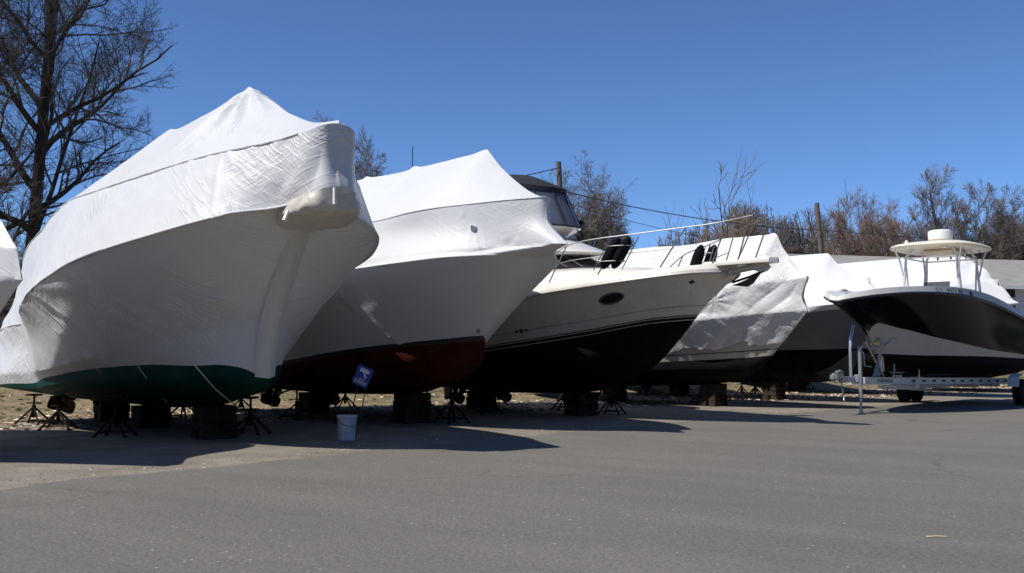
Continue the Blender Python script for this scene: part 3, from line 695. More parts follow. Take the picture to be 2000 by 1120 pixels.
Q4 = [(-9.5, 1.6, 2.3), (-6, 1.62, 2.4), (-3.6, 1.47, 2.45), (-1.9, 1.0, 2.53), (-1.0, .53, 2.6), (-.6, .3, 2.63), (-.25, .1, 2.66), (-.12, 0, 2.67)]
R4 = [(-9.5, 0, 4.1), (-7, 0, 4.2), (-5.3, 0, 4.24), (-3.67, 0, 4.18), (-2.55, 0, 4.23), (-1.8, 0, 4.21), (-1.0, 0, 4.2), (-.87, 0, 4.2), (-.7, 0, 3.9), (-.45, 0, 3.58), (-.19, 0, 3.28), (.05, 0, 3.12)]
hull_bottom(b4, K4, W4, 'blackpaint', 'b4')
loft('hull', [([W4, F4, S4], 8)], 'gelgrey', b4, 90)
band('boot_stripe', [W4, F4, S4], 7, 8, 'black', b4)
def d4(u, v, z):
    lo = 1 if z < 2.95 else max(.12, 1 - (z - 2.95) * 3)
    p_, q_ = u * .8 + z * .6, z * .8 - u * .6
    a = .07 * lo * (abs(nz(p_ * .55, v * .4, q_ * 1.7, 1.5, 3)) - .22) + .04 * lo * (abs(nz(p_ * 1.9, v * .4, q_ * .6, 2.2, 9)) - .22)
    a += .008 * lo * (abs(nz(p_, v, q_ * 2.5, 4.5, 4)) - .25)
    dx, dz = u + 1.9, z - 2.62
    r = math.hypot(dx, dz)
    if v > 0: a += .05 * math.exp(-r / .28) * (abs(math.cos(math.atan2(dz, dx) * 4.5)) - .5) * min(1, r * 6)
    if z > 3.0: a += .010 * (1 - abs(math.sin(u * 7 + z * 6 + 2 * nz(u, v, z, .8, 1))) * 1.6) * gauss(u + .9, .9) + .006 * nz(u, v, z, 1.5, 2)
    return max(.008, .035 + a)
def hem4(P):
    top = P[:, 28]
    for i in range(P.shape[0]):
        u = P[i, 28, 0]
        cut = .30 + .16 * noise.noise((u * 1.6, 3, 1)) + .07 * noise.noise((u * 6, 1, 4)) + .25 * max(0, (u + 3.2) * -.6 if u > -3.9 else .42)
        seg = P[i, :29].copy(); t = np.linspace(min(.85, max(.05, cut)), 1, 29)
        for c in range(3): P[i, :29, c] = np.interp(t, np.linspace(0, 1, 29), seg[:, c])
    return P
loft('shrink_wrap', [([W4, F4, S4], 14), ([S4, Q4, N4], 14), ([N4, R4], 14)], 'tarp', b4, 240, d4, edit=hem4)
prop(b4, -8.2, .6, .35, .22)

# ---- boats 5 and 6 : smooth wraps
def smooth_boat(name, loc, label, peak, ridge, rail, sheer, wl, tip, beam, L, key, mat='wrap', hullmat='greyhull', full=1.0):
    b = empty(name, (*loc, 0), HRZ, label, 'boat')
    bm_ = beam
    K = [(-L, 0, .55), (-L * .6, 0, .48), (-3.6, 0, .50), (-2.2, 0, .53), (-1.1, 0, .6), (-.6, 0, .8), (-.38, 0, 1.1), (-.24, 0, wl)]
    W = [(-L, bm_ * .9, wl - .25), (-L * .6, bm_ * .92, wl - .15), (-3.6, bm_ * .52, wl - .05), (-2.4, bm_ * .25, wl), (-1.2, bm_ * .07, wl + .02), (-.5, .03, wl + .03), (-.22, 0, wl + .04)]
    S = [(-L, bm_ * .95, sheer - .45), (-L * .6, bm_ * 1.03, sheer - .32), (-3.2, bm_ * .94, sheer - .2), (-1.45, bm_ * .70 * full, sheer - .1), (-.7, bm_ * .48 * full, sheer - .02), (-.1, .40 * full ** 2, sheer + .02), (.15, .2 * full ** 2, sheer + .03), (.22, 0, sheer + .04)]
    F = lerp_rows(W, S, .5, 1.0)
    N = [(-L, bm_ * .88, rail - .6), (-L * .6, bm_ * .9, rail - .45), (-3.2, bm_ * .80, rail - .36), (-1.45, bm_ * .47, rail - .2), (-.69, bm_ * .22, rail - .07), (-.2, .1, rail), (tip, 0, rail + .02)]
    P = [(u + (.35 if i > 3 else 0), v, z + .14) for i, (u, v, z) in enumerate(S)]
    Q = [(u, v, z) for u, v, z in lerp_rows(P, N, .5, .94)]; Q[-1] = (tip - .0, 0, (rail + sheer) / 2 + .12)
    Rr = [(-L, 0, ridge - .3), (-L * .6, 0, ridge), (-3, 0, ridge + .02), (peak - .15, 0, ridge), (peak, 0, ridge - .01), (peak + .28, 0, ridge - .3), (peak + .7, 0, ridge - .58), (tip - .2, 0, rail + .05), (tip, 0, rail + .02)]
    hull_bottom(b, K, W, 'blackpaint', key)
    d = lambda u, v, z: .008 * nz(u, v, z, 1.1, 5) + .010 * gauss(u - peak - .05, .12) * gauss(z - ridge + .4, .6) * nz(u, v, z, 5, 1)
    loft('hull', [([W, F, S], 10)], hullmat, b, 100)
    loft('shrink_wrap', [([scale_row(S, .012, -.02), P], 3), ([P, Q, N], 8), ([N, Rr], 12)], mat, b, 150, d)
    prop(b, -L + 1.6, .6, .38, .24)
    return b
b5 = smooth_boat('wrapped_boat', (9.6, 27.6), 'smooth white shrink-wrapped boat between the crinkled boat and the trailer boat', -1.23, 4.16, 3.38, 2.55, 1.45, .1, 1.72, 9.5, 'b5')
mb = MB(); mb.lathe([(.05, 0), (.045, .015), (.01, .02)], 10, Matrix.Translation((-.62, -.30, 2.38)) @ Matrix.Rotation(R(75), 4, 'X')); mb.build('drain_plug', 'redpaint', b5)
b6 = smooth_boat('wrapped_boat', (14.9, 31.2), 'white shrink-wrapped boat seen behind the T-top legs of the trailer boat', -1.09, 4.5, 3.6, 2.7, 1.6, -.02, 1.8, 10.5, 'b6', full=.62)

# ---- boat 0 : bow at the left edge
b0 = empty('wrapped_runabout', (-5.3, 11.0, 0), math.atan2(-.6, .8), 'low white shrink-wrapped bow cut off by the left edge of the picture', 'boat')
K0 = [(-7.5, 0, .5), (-4, 0, .5), (-2.6, 0, .62), (-1.7, 0, .86), (-1.2, 0, 1.15)]
W0 = [(-7.5, 1.15, .85), (-4, 1.1, .95), (-2.6, .7, 1.05), (-1.8, .36, 1.12), (-1.3, .1, 1.18), (-1.15, 0, 1.2)]
S0 = [(-7.5, 1.3, 1.75), (-4, 1.32, 1.88), (-2.5, 1.02, 1.98), (-1.3, .58, 2.04), (-.5, .25, 2.07), (-.1, .08, 2.07), (.04, 0, 2.06)]
F0 = lerp_rows(W0, S0, .5, .9)
N0 = [(-7.5, 1.2, 3.1), (-4, 1.2, 3.2), (-2.5, .9, 3.0), (-1.3, .44, 2.62), (-.55, .2, 2.5), (-.2, .07, 2.42), (-.1, 0, 2.40)]
R0 = [(-7.5, 0, 5.9), (-4, 0, 6.0), (-2.7, 0, 5.8), (-2.0, 0, 5.0), (-1.4, 0, 3.9), (-.85, 0, 3.1), (-.43, 0, 2.72), (-.2, 0, 2.5), (-.09, 0, 2.41)]
hull_bottom(b0, K0, W0, 'blackpaint', 'b0')
loft('shrink_wrap', [([W0, F0, S0], 10), ([S0, N0], 8), ([N0, R0], 10)], 'wrap', b0, 130, lambda u, v, z: .008 * nz(u, v, z, 1.5) + .012 * gauss(z - 2.12, .12) * gauss(u, .4) * nz(u, v, z, 9, 2), sharp=40)

# ---- boat 7 : dark centre console on its trailer
T7 = empty('boat_trailer', (7.0, 22.05, 0), math.atan2(-.74, -.67), 'aluminium boat trailer with galvanised tongue jack, winch post and black tyres', 'trailer')
b7 = empty('centre_console_boat', (7.0, 22.05, 0), math.atan2(-.74, -.67), 'glossy charcoal centre-console boat with cream T-top and white radar, on a trailer', 'boat')
K7 = [(-9.6, 0, .64), (-7.7, 0, .66), (-5, 0, .74), (-3.4, 0, .92), (-2.6, 0, 1.08), (-2.25, 0, 1.19), (-2.06, 0, 1.31)]
WB7 = [(-9.6, 1.22, 1.20), (-6.17, 1.18, 1.26), (-4.3, .88, 1.28), (-3.2, .52, 1.29), (-2.5, .24, 1.31), (-2.15, .07, 1.32), (-2.04, 0, 1.32)]
WT7 = [(-9.6, 1.27, 1.29), (-7.9, 1.26, 1.35), (-6.1, 1.24, 1.43), (-4.6, 1.06, 1.58), (-3.48, .79, 1.72), (-2.84, .56, 1.84), (-2.31, .36, 1.925), (-2.02, .24, 1.985), (-1.84, .15, 2.02), (-1.74, .07, 1.96), (-1.66, .02, 1.86), (-1.63, 0, 1.82)]
S7 = [(-9.6, 1.36, 2.15), (-8.55, 1.38, 2.27), (-5.68, 1.41, 2.58), (-3.45, 1.34, 2.69), (-1.69, .99, 2.66), (-.77, .62, 2.58), (-.25, .30, 2.50), (-.02, .12, 2.45), (.04, 0, 2.43)]
F7 = lerp_rows(WT7, S7, .52, .985)
G7 = [(-9.6, 1.33, 2.30), (-8.55, 1.35, 2.43), (-5.68, 1.38, 2.79), (-3.45, 1.31, 2.87), (-1.69, .96, 2.81), (-.77, .59, 2.73), (-.28, .28, 2.63), (-.08, .11, 2.57), (-.03, 0, 2.54)]
GI7 = [(-9.6, 1.1, 2.28), (-8.55, 1.12, 2.41), (-5.68, 1.14, 2.77), (-3.45, 1.06, 2.85), (-1.8, .74, 2.80), (-1.1, .44, 2.74), (-.75, .2, 2.69), (-.65, 0, 2.67)]
DK7 = [(-9.6, .95, 1.95), (-8.55, .95, 2.0), (-5.68, .92, 2.2), (-3.45, .76, 2.35), (-1.9, .45, 2.45), (-1.3, .36, 2.55), (-1.0, .16, 2.6), (-.9, 0, 2.6)]
DC7 = [(-9.6, 0, 1.95), (-8.5, 0, 2.0), (-5.7, 0, 2.2), (-3.5, 0, 2.35), (-1.9, 0, 2.45), (-1.3, 0, 2.56), (-1.0, 0, 2.6), (-.92, 0, 2.6)]
hull_bottom(b7, K7, WB7, 'blackpaint', 'b7')
loft('lower_hull', [([WB7, WT7], 5)], 'gelgrey', b7, 110)
loft('hull', [([WT7, F7, S7], 12)], 'dark_gel', b7, 120)
loft('rub_rail', [([scale_row(S7, .0, -.035, 0), scale_row(S7, .03, -.005, .02), scale_row(S7, .015, .03, .01)], 3)], 'black', b7, 100)
loft('gunwale', [([scale_row(S7, .006, .028, .004), G7], 4), ([G7, GI7], 3), ([GI7, DK7], 3), ([DK7, DC7], 2)], 'gel', b7, 100, sharp=40)
mb = MB()   # anchor roller notch on the bow
mb.box((-.42, 0, 2.705), (.2, .06, .03), bev=.01); mb.build('bow_cleat', 'steel', b7)
# registration letters wrapped on to the port gunwale
gun = [o for o in bpy.data.objects if o.parent == b7 and o.name.startswith('gunwale')][0]
def letter_mesh(txt, size):
    cu = bpy.data.curves.new('letters', 'FONT'); cu.body = txt; cu.size = size; cu.space_character = 1.15
    ob = bpy.data.objects.new('letters', cu); COL.objects.link(ob)
    dg = bpy.context.evaluated_depsgraph_get(); me = bpy.data.meshes.new_from_object(ob.evaluated_get(dg))
    vsx = [v.co.copy() for v in me.vertices]; fs = [tuple(p.vertices) for p in me.polygons]
    bpy.data.objects.remove(ob); return vsx, fs
vt, ft = letter_mesh('CT  4471 BB', .135)
bg_ = BVHTree.FromPolygons([v.co for v in gun.data.vertices], [p.vertices for p in gun.data.polygons])
def on_gun(s, h):
    x = -2.55 - s; g = np.interp(x, [p[0] for p in S7], [p[2] for p in S7]); z = g + .055 + h
    hit = bg_.ray_cast(Vector((x, 5, z)), Vector((0, -1, 0)))
    y = hit[0].y if hit[0] else 1.3
    return (x, y + .006, z)
mb = MB(); mb.add([on_gun(v.x * 1.55, v.y * .95) for v in vt], ft)
for q in ((1.66, 0), ):
    mb.add([on_gun(q[0], 0), on_gun(q[0] + .16, 0), on_gun(q[0] + .16, .09), on_gun(q[0], .09)], [(0, 1, 2, 3)])
mb.build('registration_number', 'black', b7, None)
# T-top
TU, TV, TZ = -6.35, 0.0, 4.02
mb = MB(); n = 48; ring = []
def tp(a, k): 
    c, s_ = math.cos(a), math.sin(a); e = .62
    return (TU + 1.42 * k * math.copysign(abs(c) ** e, c), 1.08 * k * math.copysign(abs(s_) ** e, s_))
prof = [(0, .245), (.35, .235), (.7, .19), (.9, .135), (.97, .10), (1.0, .065), (.985, .03), (.93, .012), (.8, .03), (.45, .045), (0, .05)]
vsx = [(*tp(2 * math.pi * k / n, kk), TZ + zz - .06 * kk ** 2 * 0) for kk, zz in prof for k in range(n)]
mb.add(vsx, [(i * n + k, i * n + (k + 1) % n, (i + 1) * n + (k + 1) % n, (i + 1) * n + k) for i in range(len(prof) - 1) for k in range(n)])
tt = mb.build('hardtop', 'cream', b7, 50, merge=.0005)
mb = MB(); mb.lathe([(.26, 0), (.30, .03), (.305, .2), (.29, .25), (.22, .275), (.02, .28)], 28, Matrix.Translation((TU + .35, .12, TZ + .24))); mb.build('radar_dome', 'white', b7, 40)
mb = MB()
for su in (-.75, .75):
    for sv in (-1, 1):
        y = sv * .62
        mb.tube([(TU + su * 1.12, sv * .74, 2.0), (TU + su * 1.06, sv * .72, 2.75), (TU + su, sv * .66, 3.5), (TU + su * .96, sv * .64, 3.85), (TU + su * .8, sv * .5, TZ + .05)], .034, 8)
        mb.tube([(TU + su * 1.03, sv * .7, 3.35), (TU + su * 1.15, sv * .76, 3.78), (TU + su * 1.3, sv * .85, TZ + .05)], .024, 7)
        mb.tube([(TU + su * .6, sv * .68, 2.0), (TU + su * .72, sv * .67, 3.0), (TU + su * .9, sv * .66, 3.6)], .024, 7)
    mb.tube([(TU + su, -.66, 3.82), (TU + su, .66, 3.82)], .02, 7)
for sv in (-1, 1): mb.tube([(TU - .78, sv * .66, 3.82), (TU + .78, sv * .66, 3.82)], .02, 7)
mb.build('top_legs', 'alu', b7)
mb = MB(); mb.box((TU - .1, 0, 2.35), (1.0, .72, 1.0), bev=.08); mb.build('console', 'gel', b7)
mb = MB(); mb.box((TU + .42, 0, 3.0), (.03, .66, .42), Matrix.Rotation(R(-22), 4, 'Y'), .01); mb.build('windscreen', 'vinyl', b7)
for y in (-.55, -.2, .2, .55):
    mb = MB(); mb.tube([(TU - 1.3, y, TZ - .1), (TU - 1.42, y, TZ + .12)], .026, 7); mb.build('rod_holder', 'cable', b7)
mb = MB(); mb.box((TU - .25, 0, TZ - .03), (1.0, .85, .14), bev=.05); mb.build('overhead_box', 'cream', b7, 40)
mb = MB(); mb.lathe([(.05, 0), (.045, .06), (.02, .09)], 10, Matrix.Translation((TU + .9, -.55, TZ + .16))); mb.build('nav_light', 'white', b7)
mb = MB(); mb.lathe([(.05, 0), (.06, .05), (.03, .1)], 10, Matrix.Translation((TU - .75, .35, TZ + .2)))
mb.tube([(TU - .75, .35, TZ + .28), (TU - 1.35, .8, TZ + .1)], .012, 5); mb.build('antenna_base', 'white', b7)
mb = MB(); mb.box((TU + 1.0, .45, TZ - .0), (.12, .16, .05), bev=.01); mb.build('spreader_light', 'white', b7)
mb = MB(); mb.box((-7.9, 0, 2.1), (.9, 1.1, .5), bev=.08); mb.build('leaning_post', 'white', b7)
for y in (-.45, .45):
    mb = MB(); mb.box((-9.95, y, 2.35), (.5, .42, .55), bev=.12); mb.box((-9.9, y, 1.7), (.22, .18, 1.0), bev=.05); mb.box((-9.95, y, 1.1), (.5, .1, .3), bev=.04); mb.build('outboard_motor', 'black', b7)

# trailer
def beam(mb, p, q, w_, h_, fl=.012):
    p, q = Vector(p), Vector(q); d = (q - p); L = d.length; d.normalize()
    y = Vector((0, 0, 1)).cross(d).normalized(); z = d.cross(y)
    mt = Matrix(((d.x, y.x, z.x, 0), (d.y, y.y, z.y, 0), (d.z, y.z, z.z, 0), (0, 0, 0, 1)))
    c = (p + q) / 2
    mb.box(c, (L, w_ * .35, h_ - 2 * fl - .004), mt); mb.box(c + z * (h_ / 2 - fl / 2), (L, w_, fl), mt); mb.box(c - z * (h_ / 2 - fl / 2), (L, w_, fl), mt)
    return mt
mb = MB(); mt = beam(mb, (-.95, .16, .72), (-8.2, .98, .62), .09, .155); mb2 = MB()
fr = mb.build('frame_beam', 'alu', T7)
mb = MB(); beam(mb, (-.95, -.16, .72), (-8.2, -.98, .62), .09, .155); mb.build('frame_beam', 'alu', T7)
P0, P1 = Vector((-.95, .16, .72)), Vector((-8.2, .98, .62)); nrm = (P1 - P0).normalized(); sd_ = Vector((0, 0, 1)).cross(nrm).normalized(); sd_ = sd_ if sd_.y > 0 else -sd_
mb = MB()
for k in range(11):
    t = .30 + .068 * k; c = P0 + (P1 - P0) * t + sd_ * .019
    z_ = Vector((0, 0, 1))
    a = nrm * .10; b = z_ * .024
    mb.add([c - a - b, c + a - b, c + a + b, c - a + b], [(0, 1, 2, 3)])
mb.build('slotted_edge', 'black', fr, None)
mb = MB()
for r0, zz in ((.5, .022), (.47, -.012)):
    k = 0
    while k < 13:
        c = P0 + (P1 - P0) * .075 + nrm * (.055 * k) + sd_ * .019 + Vector((0, 0, zz)); a = nrm * .02; b = Vector((0, 0, .011))
        mb.add([c - a - b, c + a - b, c + a + b, c - a + b], [(0, 1, 2, 3)]); k += 1
mb.build('decal', 'cable', fr, None)
mb = MB(); mb.box((-.6, 0, .76), (1.0, .11, .12), bev=.01); mb.build('tongue', 'galv', T7)
mb = MB(); mb.box((.02, 0, .84), (.36, .13, .13), bev=.03); mb.box((.22, 0, .82), (.12, .16, .17), bev=.04); mb.box((.0, 0, .93), (.22, .07, .05), bev=.02); mb.tube([(-.12, .05, .92), (.06, .07, .96), (.12, .02, .92)], .018, 6); mb.build('coupler', 'galv', T7)
mb = MB()
for k in range(9):
    c = Vector((.0 + .012 * (k % 2), .07 + .006 * k, .72 - .042 * k)); an = (k % 2) * math.pi / 2
    mb.tube([c + Vector((.018 * math.cos(t) * math.cos(an), .018 * math.cos(t) * math.sin(an), .03 * math.sin(t))) for t in np.linspace(0, 2 * math.pi, 13)], .008, 5, cap=False)
mb.tube([(.02, .12, .38), (.04, .13, .33), (.0, .13, .30), (-.02, .12, .34)], .011, 5); mb.build('safety_chain', 'galv', T7)
mb = MB(); mb.tube([(-.76, .16, .10), (-.76, .16, .38)], .028, 10); mb.tube([(-.76, .16, .36), (-.76, .16, 1.42)], .042, 12)
mb.lathe([(.10, 0), (.10, .012), (.045, .03), (.04, .1)], 14, Matrix.Translation((-.76, .16, .006))); mb.box((-.76, .10, .78), (.12, .12, .16), bev=.01)
jk = mb.build('tongue_jack', 'galv', T7)
mb = MB(); mb.lathe([(.05, 0), (.05, .05), (.02, .07)], 12, Matrix.Translation((-.76, .16, 1.42))); mb.tube([(-.74, .18, 1.38), (-.86, .2, 1.34), (-.90, .2, 1.05), (-1.22, .22, 1.03)], .014, 6); mb.build('crank_handle', 'galv', jk)
mb = MB(); mb.tube([(-.70, -.03, .76), (-.70, -.03, 1.42), (-.78, -.05, 1.66), (-.95, -.05, 1.94)], .036, 8); mb.build('bow_guide', 'galv', T7)
mb = MB(); mb.box((-2.25, 0, 1.2), (.10, .10, 1.35), Matrix.Rotation(R(-38), 4, 'Y'), .01); mb.tube([(-1.72, -.12, 1.62), (-2.72, -.12, .80)], .03, 8); mb.tube([(-2.1, .1, .92), (-2.05, .1, 1.22), (-1.98, .1, 1.28)], .055, 10)
mb.tube([(-2.75, .12, 1.16), (-2.75, .12, .82), (-2.6, .12, .9)], .016, 6); wp = mb.build('winch_post', 'galv', T7)
mb = MB(); mb.lathe([(.09, -.09), (.09, -.07), (.05, -.065), (.05, .065), (.09, .07), (.09, .09)], 16, Matrix.Translation((-1.93, .05, 1.58)) @ Matrix.Rotation(R(90), 4, 'X')); mb.box((-1.98, 0, 1.45), (.2, .16, .1), bev=.02)
mb.tube([(-1.95, .14, 1.56), (-2.1, .18, 1.5), (-2.3, .26, 1.66), (-2.36, .34, 1.66)], .014, 6); mb.build('winch', 'galv', wp)
mb = MB(); mb.lathe([(.06, -.06), (.062, 0), (.06, .06)], 14, Matrix.Translation((-1.93, .05, 1.58)) @ Matrix.Rotation(R(90), 4, 'X')); mb.build('winch_strap', 'yellow', wp)
mb = MB(); mb.lathe([(.03, -.1), (.075, -.09), (.085, 0), (.075, .09), (.03, .1)], 14, Matrix.Translation((-2.2, .03, 1.70)) @ Matrix.Rotation(R(90), 4, 'X')); mb.lathe([(.03, -.06), (.09, -.05), (.09, .05), (.03, .06)], 14, Matrix.Translation((-2.38, .22, 1.74)) @ Matrix.Rotation(R(90), 4, 'X')); mb.build('bow_stop', 'rubber', T7)
for x in (-3.2, -4.8, -6.4, -7.6):
    hw = .16 + (abs(x) - .95) * .1131
    mb = MB(); mb.box((x, 0, .53), (.09, hw * 2 + .1, .1), bev=.008); mb.build('cross_member', 'alu', T7)
for s in (-1, 1):
    mb = MB(); mb.box((-5.6, s * .55, .82), (4.2, .09, .05), bev=.01); mb.build('bunk', 'fabric', T7)
    mb = MB(); mb.box((-3.35, s * .47, .86), (.34, .02, .2), Matrix.Rotation(R(20), 4, 'Z'), .008); mb.build('guide_pad', 'alu', T7)
def wheel(x, y):
    s = 1 if y > 0 else -1
    mb = MB(); mt = Matrix.Translation((x, y, .345)) @ Matrix.Rotation(R(90), 4, 'X')
    mb.lathe([(.20, -.11), (.30, -.115), (.335, -.095), (.345, -.05), (.345, .05), (.335, .095), (.30, .115), (.20, .11)], 30, mt); wt = mb.build('wheel', 'rubber', T7, 40)
    mb = MB(); mb.lathe([(.205, -.08), (.20, .07), (.15, .05), (.06, .07), (.05, .09)], 20, mt); mb.build('rim', 'galv', wt)
for x in (-7.5, -8.35):
    for y in (-1.5, 1.5): wheel(x, y)
    mb = MB(); mb.tube([(x, -1.36, .36), (x, 1.36, .36)], .04, 8); mb.build('axle', 'galv', T7)
for y in (-1.5, 1.5):
    mb = MB(); a = [(-6.9, .5), (-7.0, .75), (-7.3, .82), (-8.55, .82), (-8.85, .75), (-8.95, .5)]
    vsx = [(x, y + dy, z) for x, z in a for dy in (-.14, .14)]
    mb.add(vsx, [(2 * i, 2 * i + 1, 2 * i + 3, 2 * i + 2) for i in range(len(a) - 1)]); mb.build('fender', 'alu', T7, 30)
mb = MB(); mb.box((-3.25, .46, .57), (.30, .014, .16), Matrix.Rotation(R(6), 4, 'Z'), .003); mb.build('trailer_plate', 'white', T7)

# ------------------------------------------------------------------ stands, blocks
def bottom_z(key, u, v):
    o = BOT[key]; me = o.data
    b = BVHTree.FromPolygons([x.co for x in me.vertices], [p.vertices for p in me.polygons])
    h = b.ray_cast(Vector((u, -v, -.5)), Vector((0, 0, 1)))
    return h[0].z * BOATS[key].scale.z + BOATS[key].location.z if h[0] else None
BOATS = {'b0': b0, 'b1': b1, 'b2': b2, 'b3': b3, 'b4': b4, 'b5': b5, 'b6': b6}
def to_world(key, u, v):
    b = BOATS[key]; c, s = math.cos(b.rotation_euler.z), math.sin(b.rotation_euler.z)
    k = b.scale.x
    return b.location.x + k * (u * c + v * s), b.location.y + k * (u * s - v * c)
def jack_stand(key, u, v, label):
    z = bottom_z(key, u, v)
    if z is None: return
    x, y = to_world(key, u, v); a0 = u * 2.3 + v
    t = empty('jack_stand', (x, y, 0), 0, label, 'jack stand', 'jack stands propping the boats')
    hc = max(.3, z - .36)
    for k in range(4):
        a = a0 + k * math.pi / 2; r = .34
        mb = MB(); mb.tube([(.03 * math.cos(a), .03 * math.sin(a), hc), (r * math.cos(a), r * math.sin(a), .015)], .019, 6)
        mb.lathe([(.04, 0), (.04, .012)], 8, Matrix.Translation((r * math.cos(a), r * math.sin(a), .003))); mb.build('leg', 'jack', t)
    mb = MB(); mb.tube([(0, 0, hc * .45), (0, 0, hc + .06)], .036, 10)
    mb.tube([(.27 * math.cos(a0 + k * math.pi / 2), .27 * math.sin(a0 + k * math.pi / 2), hc * .22) for k in range(5)], .010, 5, cap=False); mb.build('collar', 'jack', t)
    mb = MB(); mb.tube([(0, 0, hc + .04), (0, 0, z - .06)], .02, 8); mb.tube([(-.15, .02, hc + .10), (.15, -.02, hc + .10)], .013, 6); mb.build('screw', 'jack', t)
    mb = MB(); mb.box((0, 0, z - .05), (.22, .22, .035), bev=.006); mb.build('top_pad', 'timber', t)
names = {'b1': 'the big yacht with green bottom', 'b2': 'the red-bottomed wrapped cruiser', 'b3': 'the uncovered flybridge cruiser', 'b4': 'the crinkled wrapped boat', 'b5': 'the smooth wrapped boat by the trailer', 'b0': 'the low boat at the left edge', 'b6': 'the wrapped boat behind the T-top'}
sides = {1: 'near', -1: 'far'}
stations = {'b1': [(-4.2, -.72), (-4.9, 1.05), (-7.0, 1.35), (-8.5, 1.4), (-6.6, -1.2), (-8.8, -1.3)],
            'b2': [(-3.9, -.55), (-5.6, -1.1), (-6.6, 1.2), (-9.2, 1.25), (-9.4, -1.3)],
            'b3': [(-5.0, -.7), (-6.9, 1.2), (-7.2, -1.2), (-9.8, 1.3), (-10, -1.3)],
            'b4': [(-3.8, -.5), (-5.6, .8), (-7.6, 1), (-8.2, -1)], 'b5': [(-3.9, .6), (-4.4, -.6), (-7.4, 1.1), (-7.8, -1.1)],
            'b6': [(-3.3, .6), (-8, 1.1), (-8, -1.1)], 'b0': [(-4.4, .6), (-6.2, 1), (-6.5, -1)]}
where = ['foremost', 'second', 'third', 'fourth', 'fifth', 'rearmost']
for key, st in stations.items():
    for k, (u, v) in enumerate(sorted(st, reverse=True)):
        jack_stand(key, u, v, 'tripod jack stand, %s under %s' % (where[k] if k < len(st) - 1 else 'rearmost', names[key]))
def block_stack(key, u, wx, label, sink=0, off=0):
    z = bottom_z(key, u, .05)
    if z is None: return
    x, y = to_world(key, u, off)
    t = empty('keel_block', (x, y, 0), BOATS[key].rotation_euler.z + random.uniform(-.06, .06), label, 'keel blocks', 'timber blocks under the keels')
    n = max(2, round(z / .14)); h = (z - .002) / n
    for k in range(n):
        for s in (-1, 1):
            mb = MB(); j = random.uniform(-.012, .012)
            if k % 2 == 0: mb.box((s * wx * .27 + j, j, h * (k + .5)), (wx * .42, wx * .96, h - .004), bev=.008)
            else: mb.box((j, s * wx * .27 + j, h * (k + .5)), (wx * .96, wx * .42, h - .004), bev=.008)
            mb.build('timber', 'timber', t, 30)
for key, u, wx, wh in [('b1', -3.75, .56, 'bow'), ('b1', -6.6, .56, 'middle'), ('b1', -8.9, .56, 'stern'), ('b2', -4.35, .55, 'bow'), ('b2', -8.3, .55, 'stern'), ('b3', -5.2, .55, 'bow'), ('b3', -8.9, .55, 'stern'), ('b4', -2.9, .5, 'bow'), ('b4', -6.6, .5, 'stern'), ('b5', -3.2, .5, 'bow'), ('b5', -7, .5, 'stern'), ('b6', -3.2, .5, 'bow'), ('b6', -7.6, .5, 'stern'), ('b0', -2.6, .45, 'bow'), ('b0', -6, .45, 'stern')]:
    block_stack(key, u, wx, 'stacked keel timbers under the %s of %s' % (wh, names[key]))

# ------------------------------------------------------------------ pail and sign
px, py = -2.45, 15.32
pail = empty('pail', (px, py, 0), .4, 'dirty white plastic pail with wire handle in the shade under the red-bottomed boat', 'bucket')
mb = MB(); mb.lathe([(.118, .002), (.126, .01), (.143, .33), (.150, .335), (.150, .352), (.158, .356), (.158, .376), (.146, .378), (.138, .34), (.115, .03), (.01, .025)], 28); mb.build('body', 'bucket', pail, 40)
mb = MB(); mb.tube([(.158 * math.cos(a), -.10 * abs(math.sin(a)) * .6 - .158 * abs(math.sin(a)), .35 - .13 * math.sin(a)) for a in np.linspace(0, math.pi, 15)], .004, 5); mb.build('handle', 'cable', pail)
sg = empty('yard_sign', (px + .07, py, .03), 0, 'tilted blue yard sign with white camera pictogram standing in the pail', 'sign')
rot = Matrix.Rotation(R(24), 4, 'Y')
pc = Vector((.16, -.02, .92)); mt = Matrix.Translation(pc) @ Matrix.Rotation(R(-8), 4, 'Z') @ rot
mb = MB(); mb.box((0, 0, 0), (.245, .008, .30), mt, .001); pn = mb.build('panel', 'signblue', sg)
mb = MB()
def quad(a, b, c, d): mb.add([mt @ Vector((x, -.0065, z)) for x, z in (a, b, c, d)], [(0, 1, 2, 3)])
quad((-.075, .115), (.055, .115), (.055, .055), (-.075, .055)); quad((.0, .05), (.03, .05), (.03, .02), (.0, .02)); quad((.005, .02), (.06, .02), (.06, -.012), (.03, -.012)); quad((.06, .10), (.075, .105), (.075, .06), (.06, .065))
for x0, x1, z in ((-.04, .05, -.045), (-.10, .10, -.078), (-.10, .10, -.108)):
    x = x0
    while x < x1:
        w_ = random.uniform(.012, .03); quad((x, z + .008), (min(x1, x + w_), z + .008), (min(x1, x + w_), z - .008), (x, z - .008)); x += w_ + .008
mb.build('print', 'signwhite', pn, None)
mb = MB(); mb.tube([(-.08, .02, 0), (.04, 0, .6), (.085, 0, .85)], .009, 6); mb.tube([(.05, -.02, .0), (.16, -.008, .5), (.22, -.008, .85)], .009, 6); mb.build('stake', 'cable', sg)

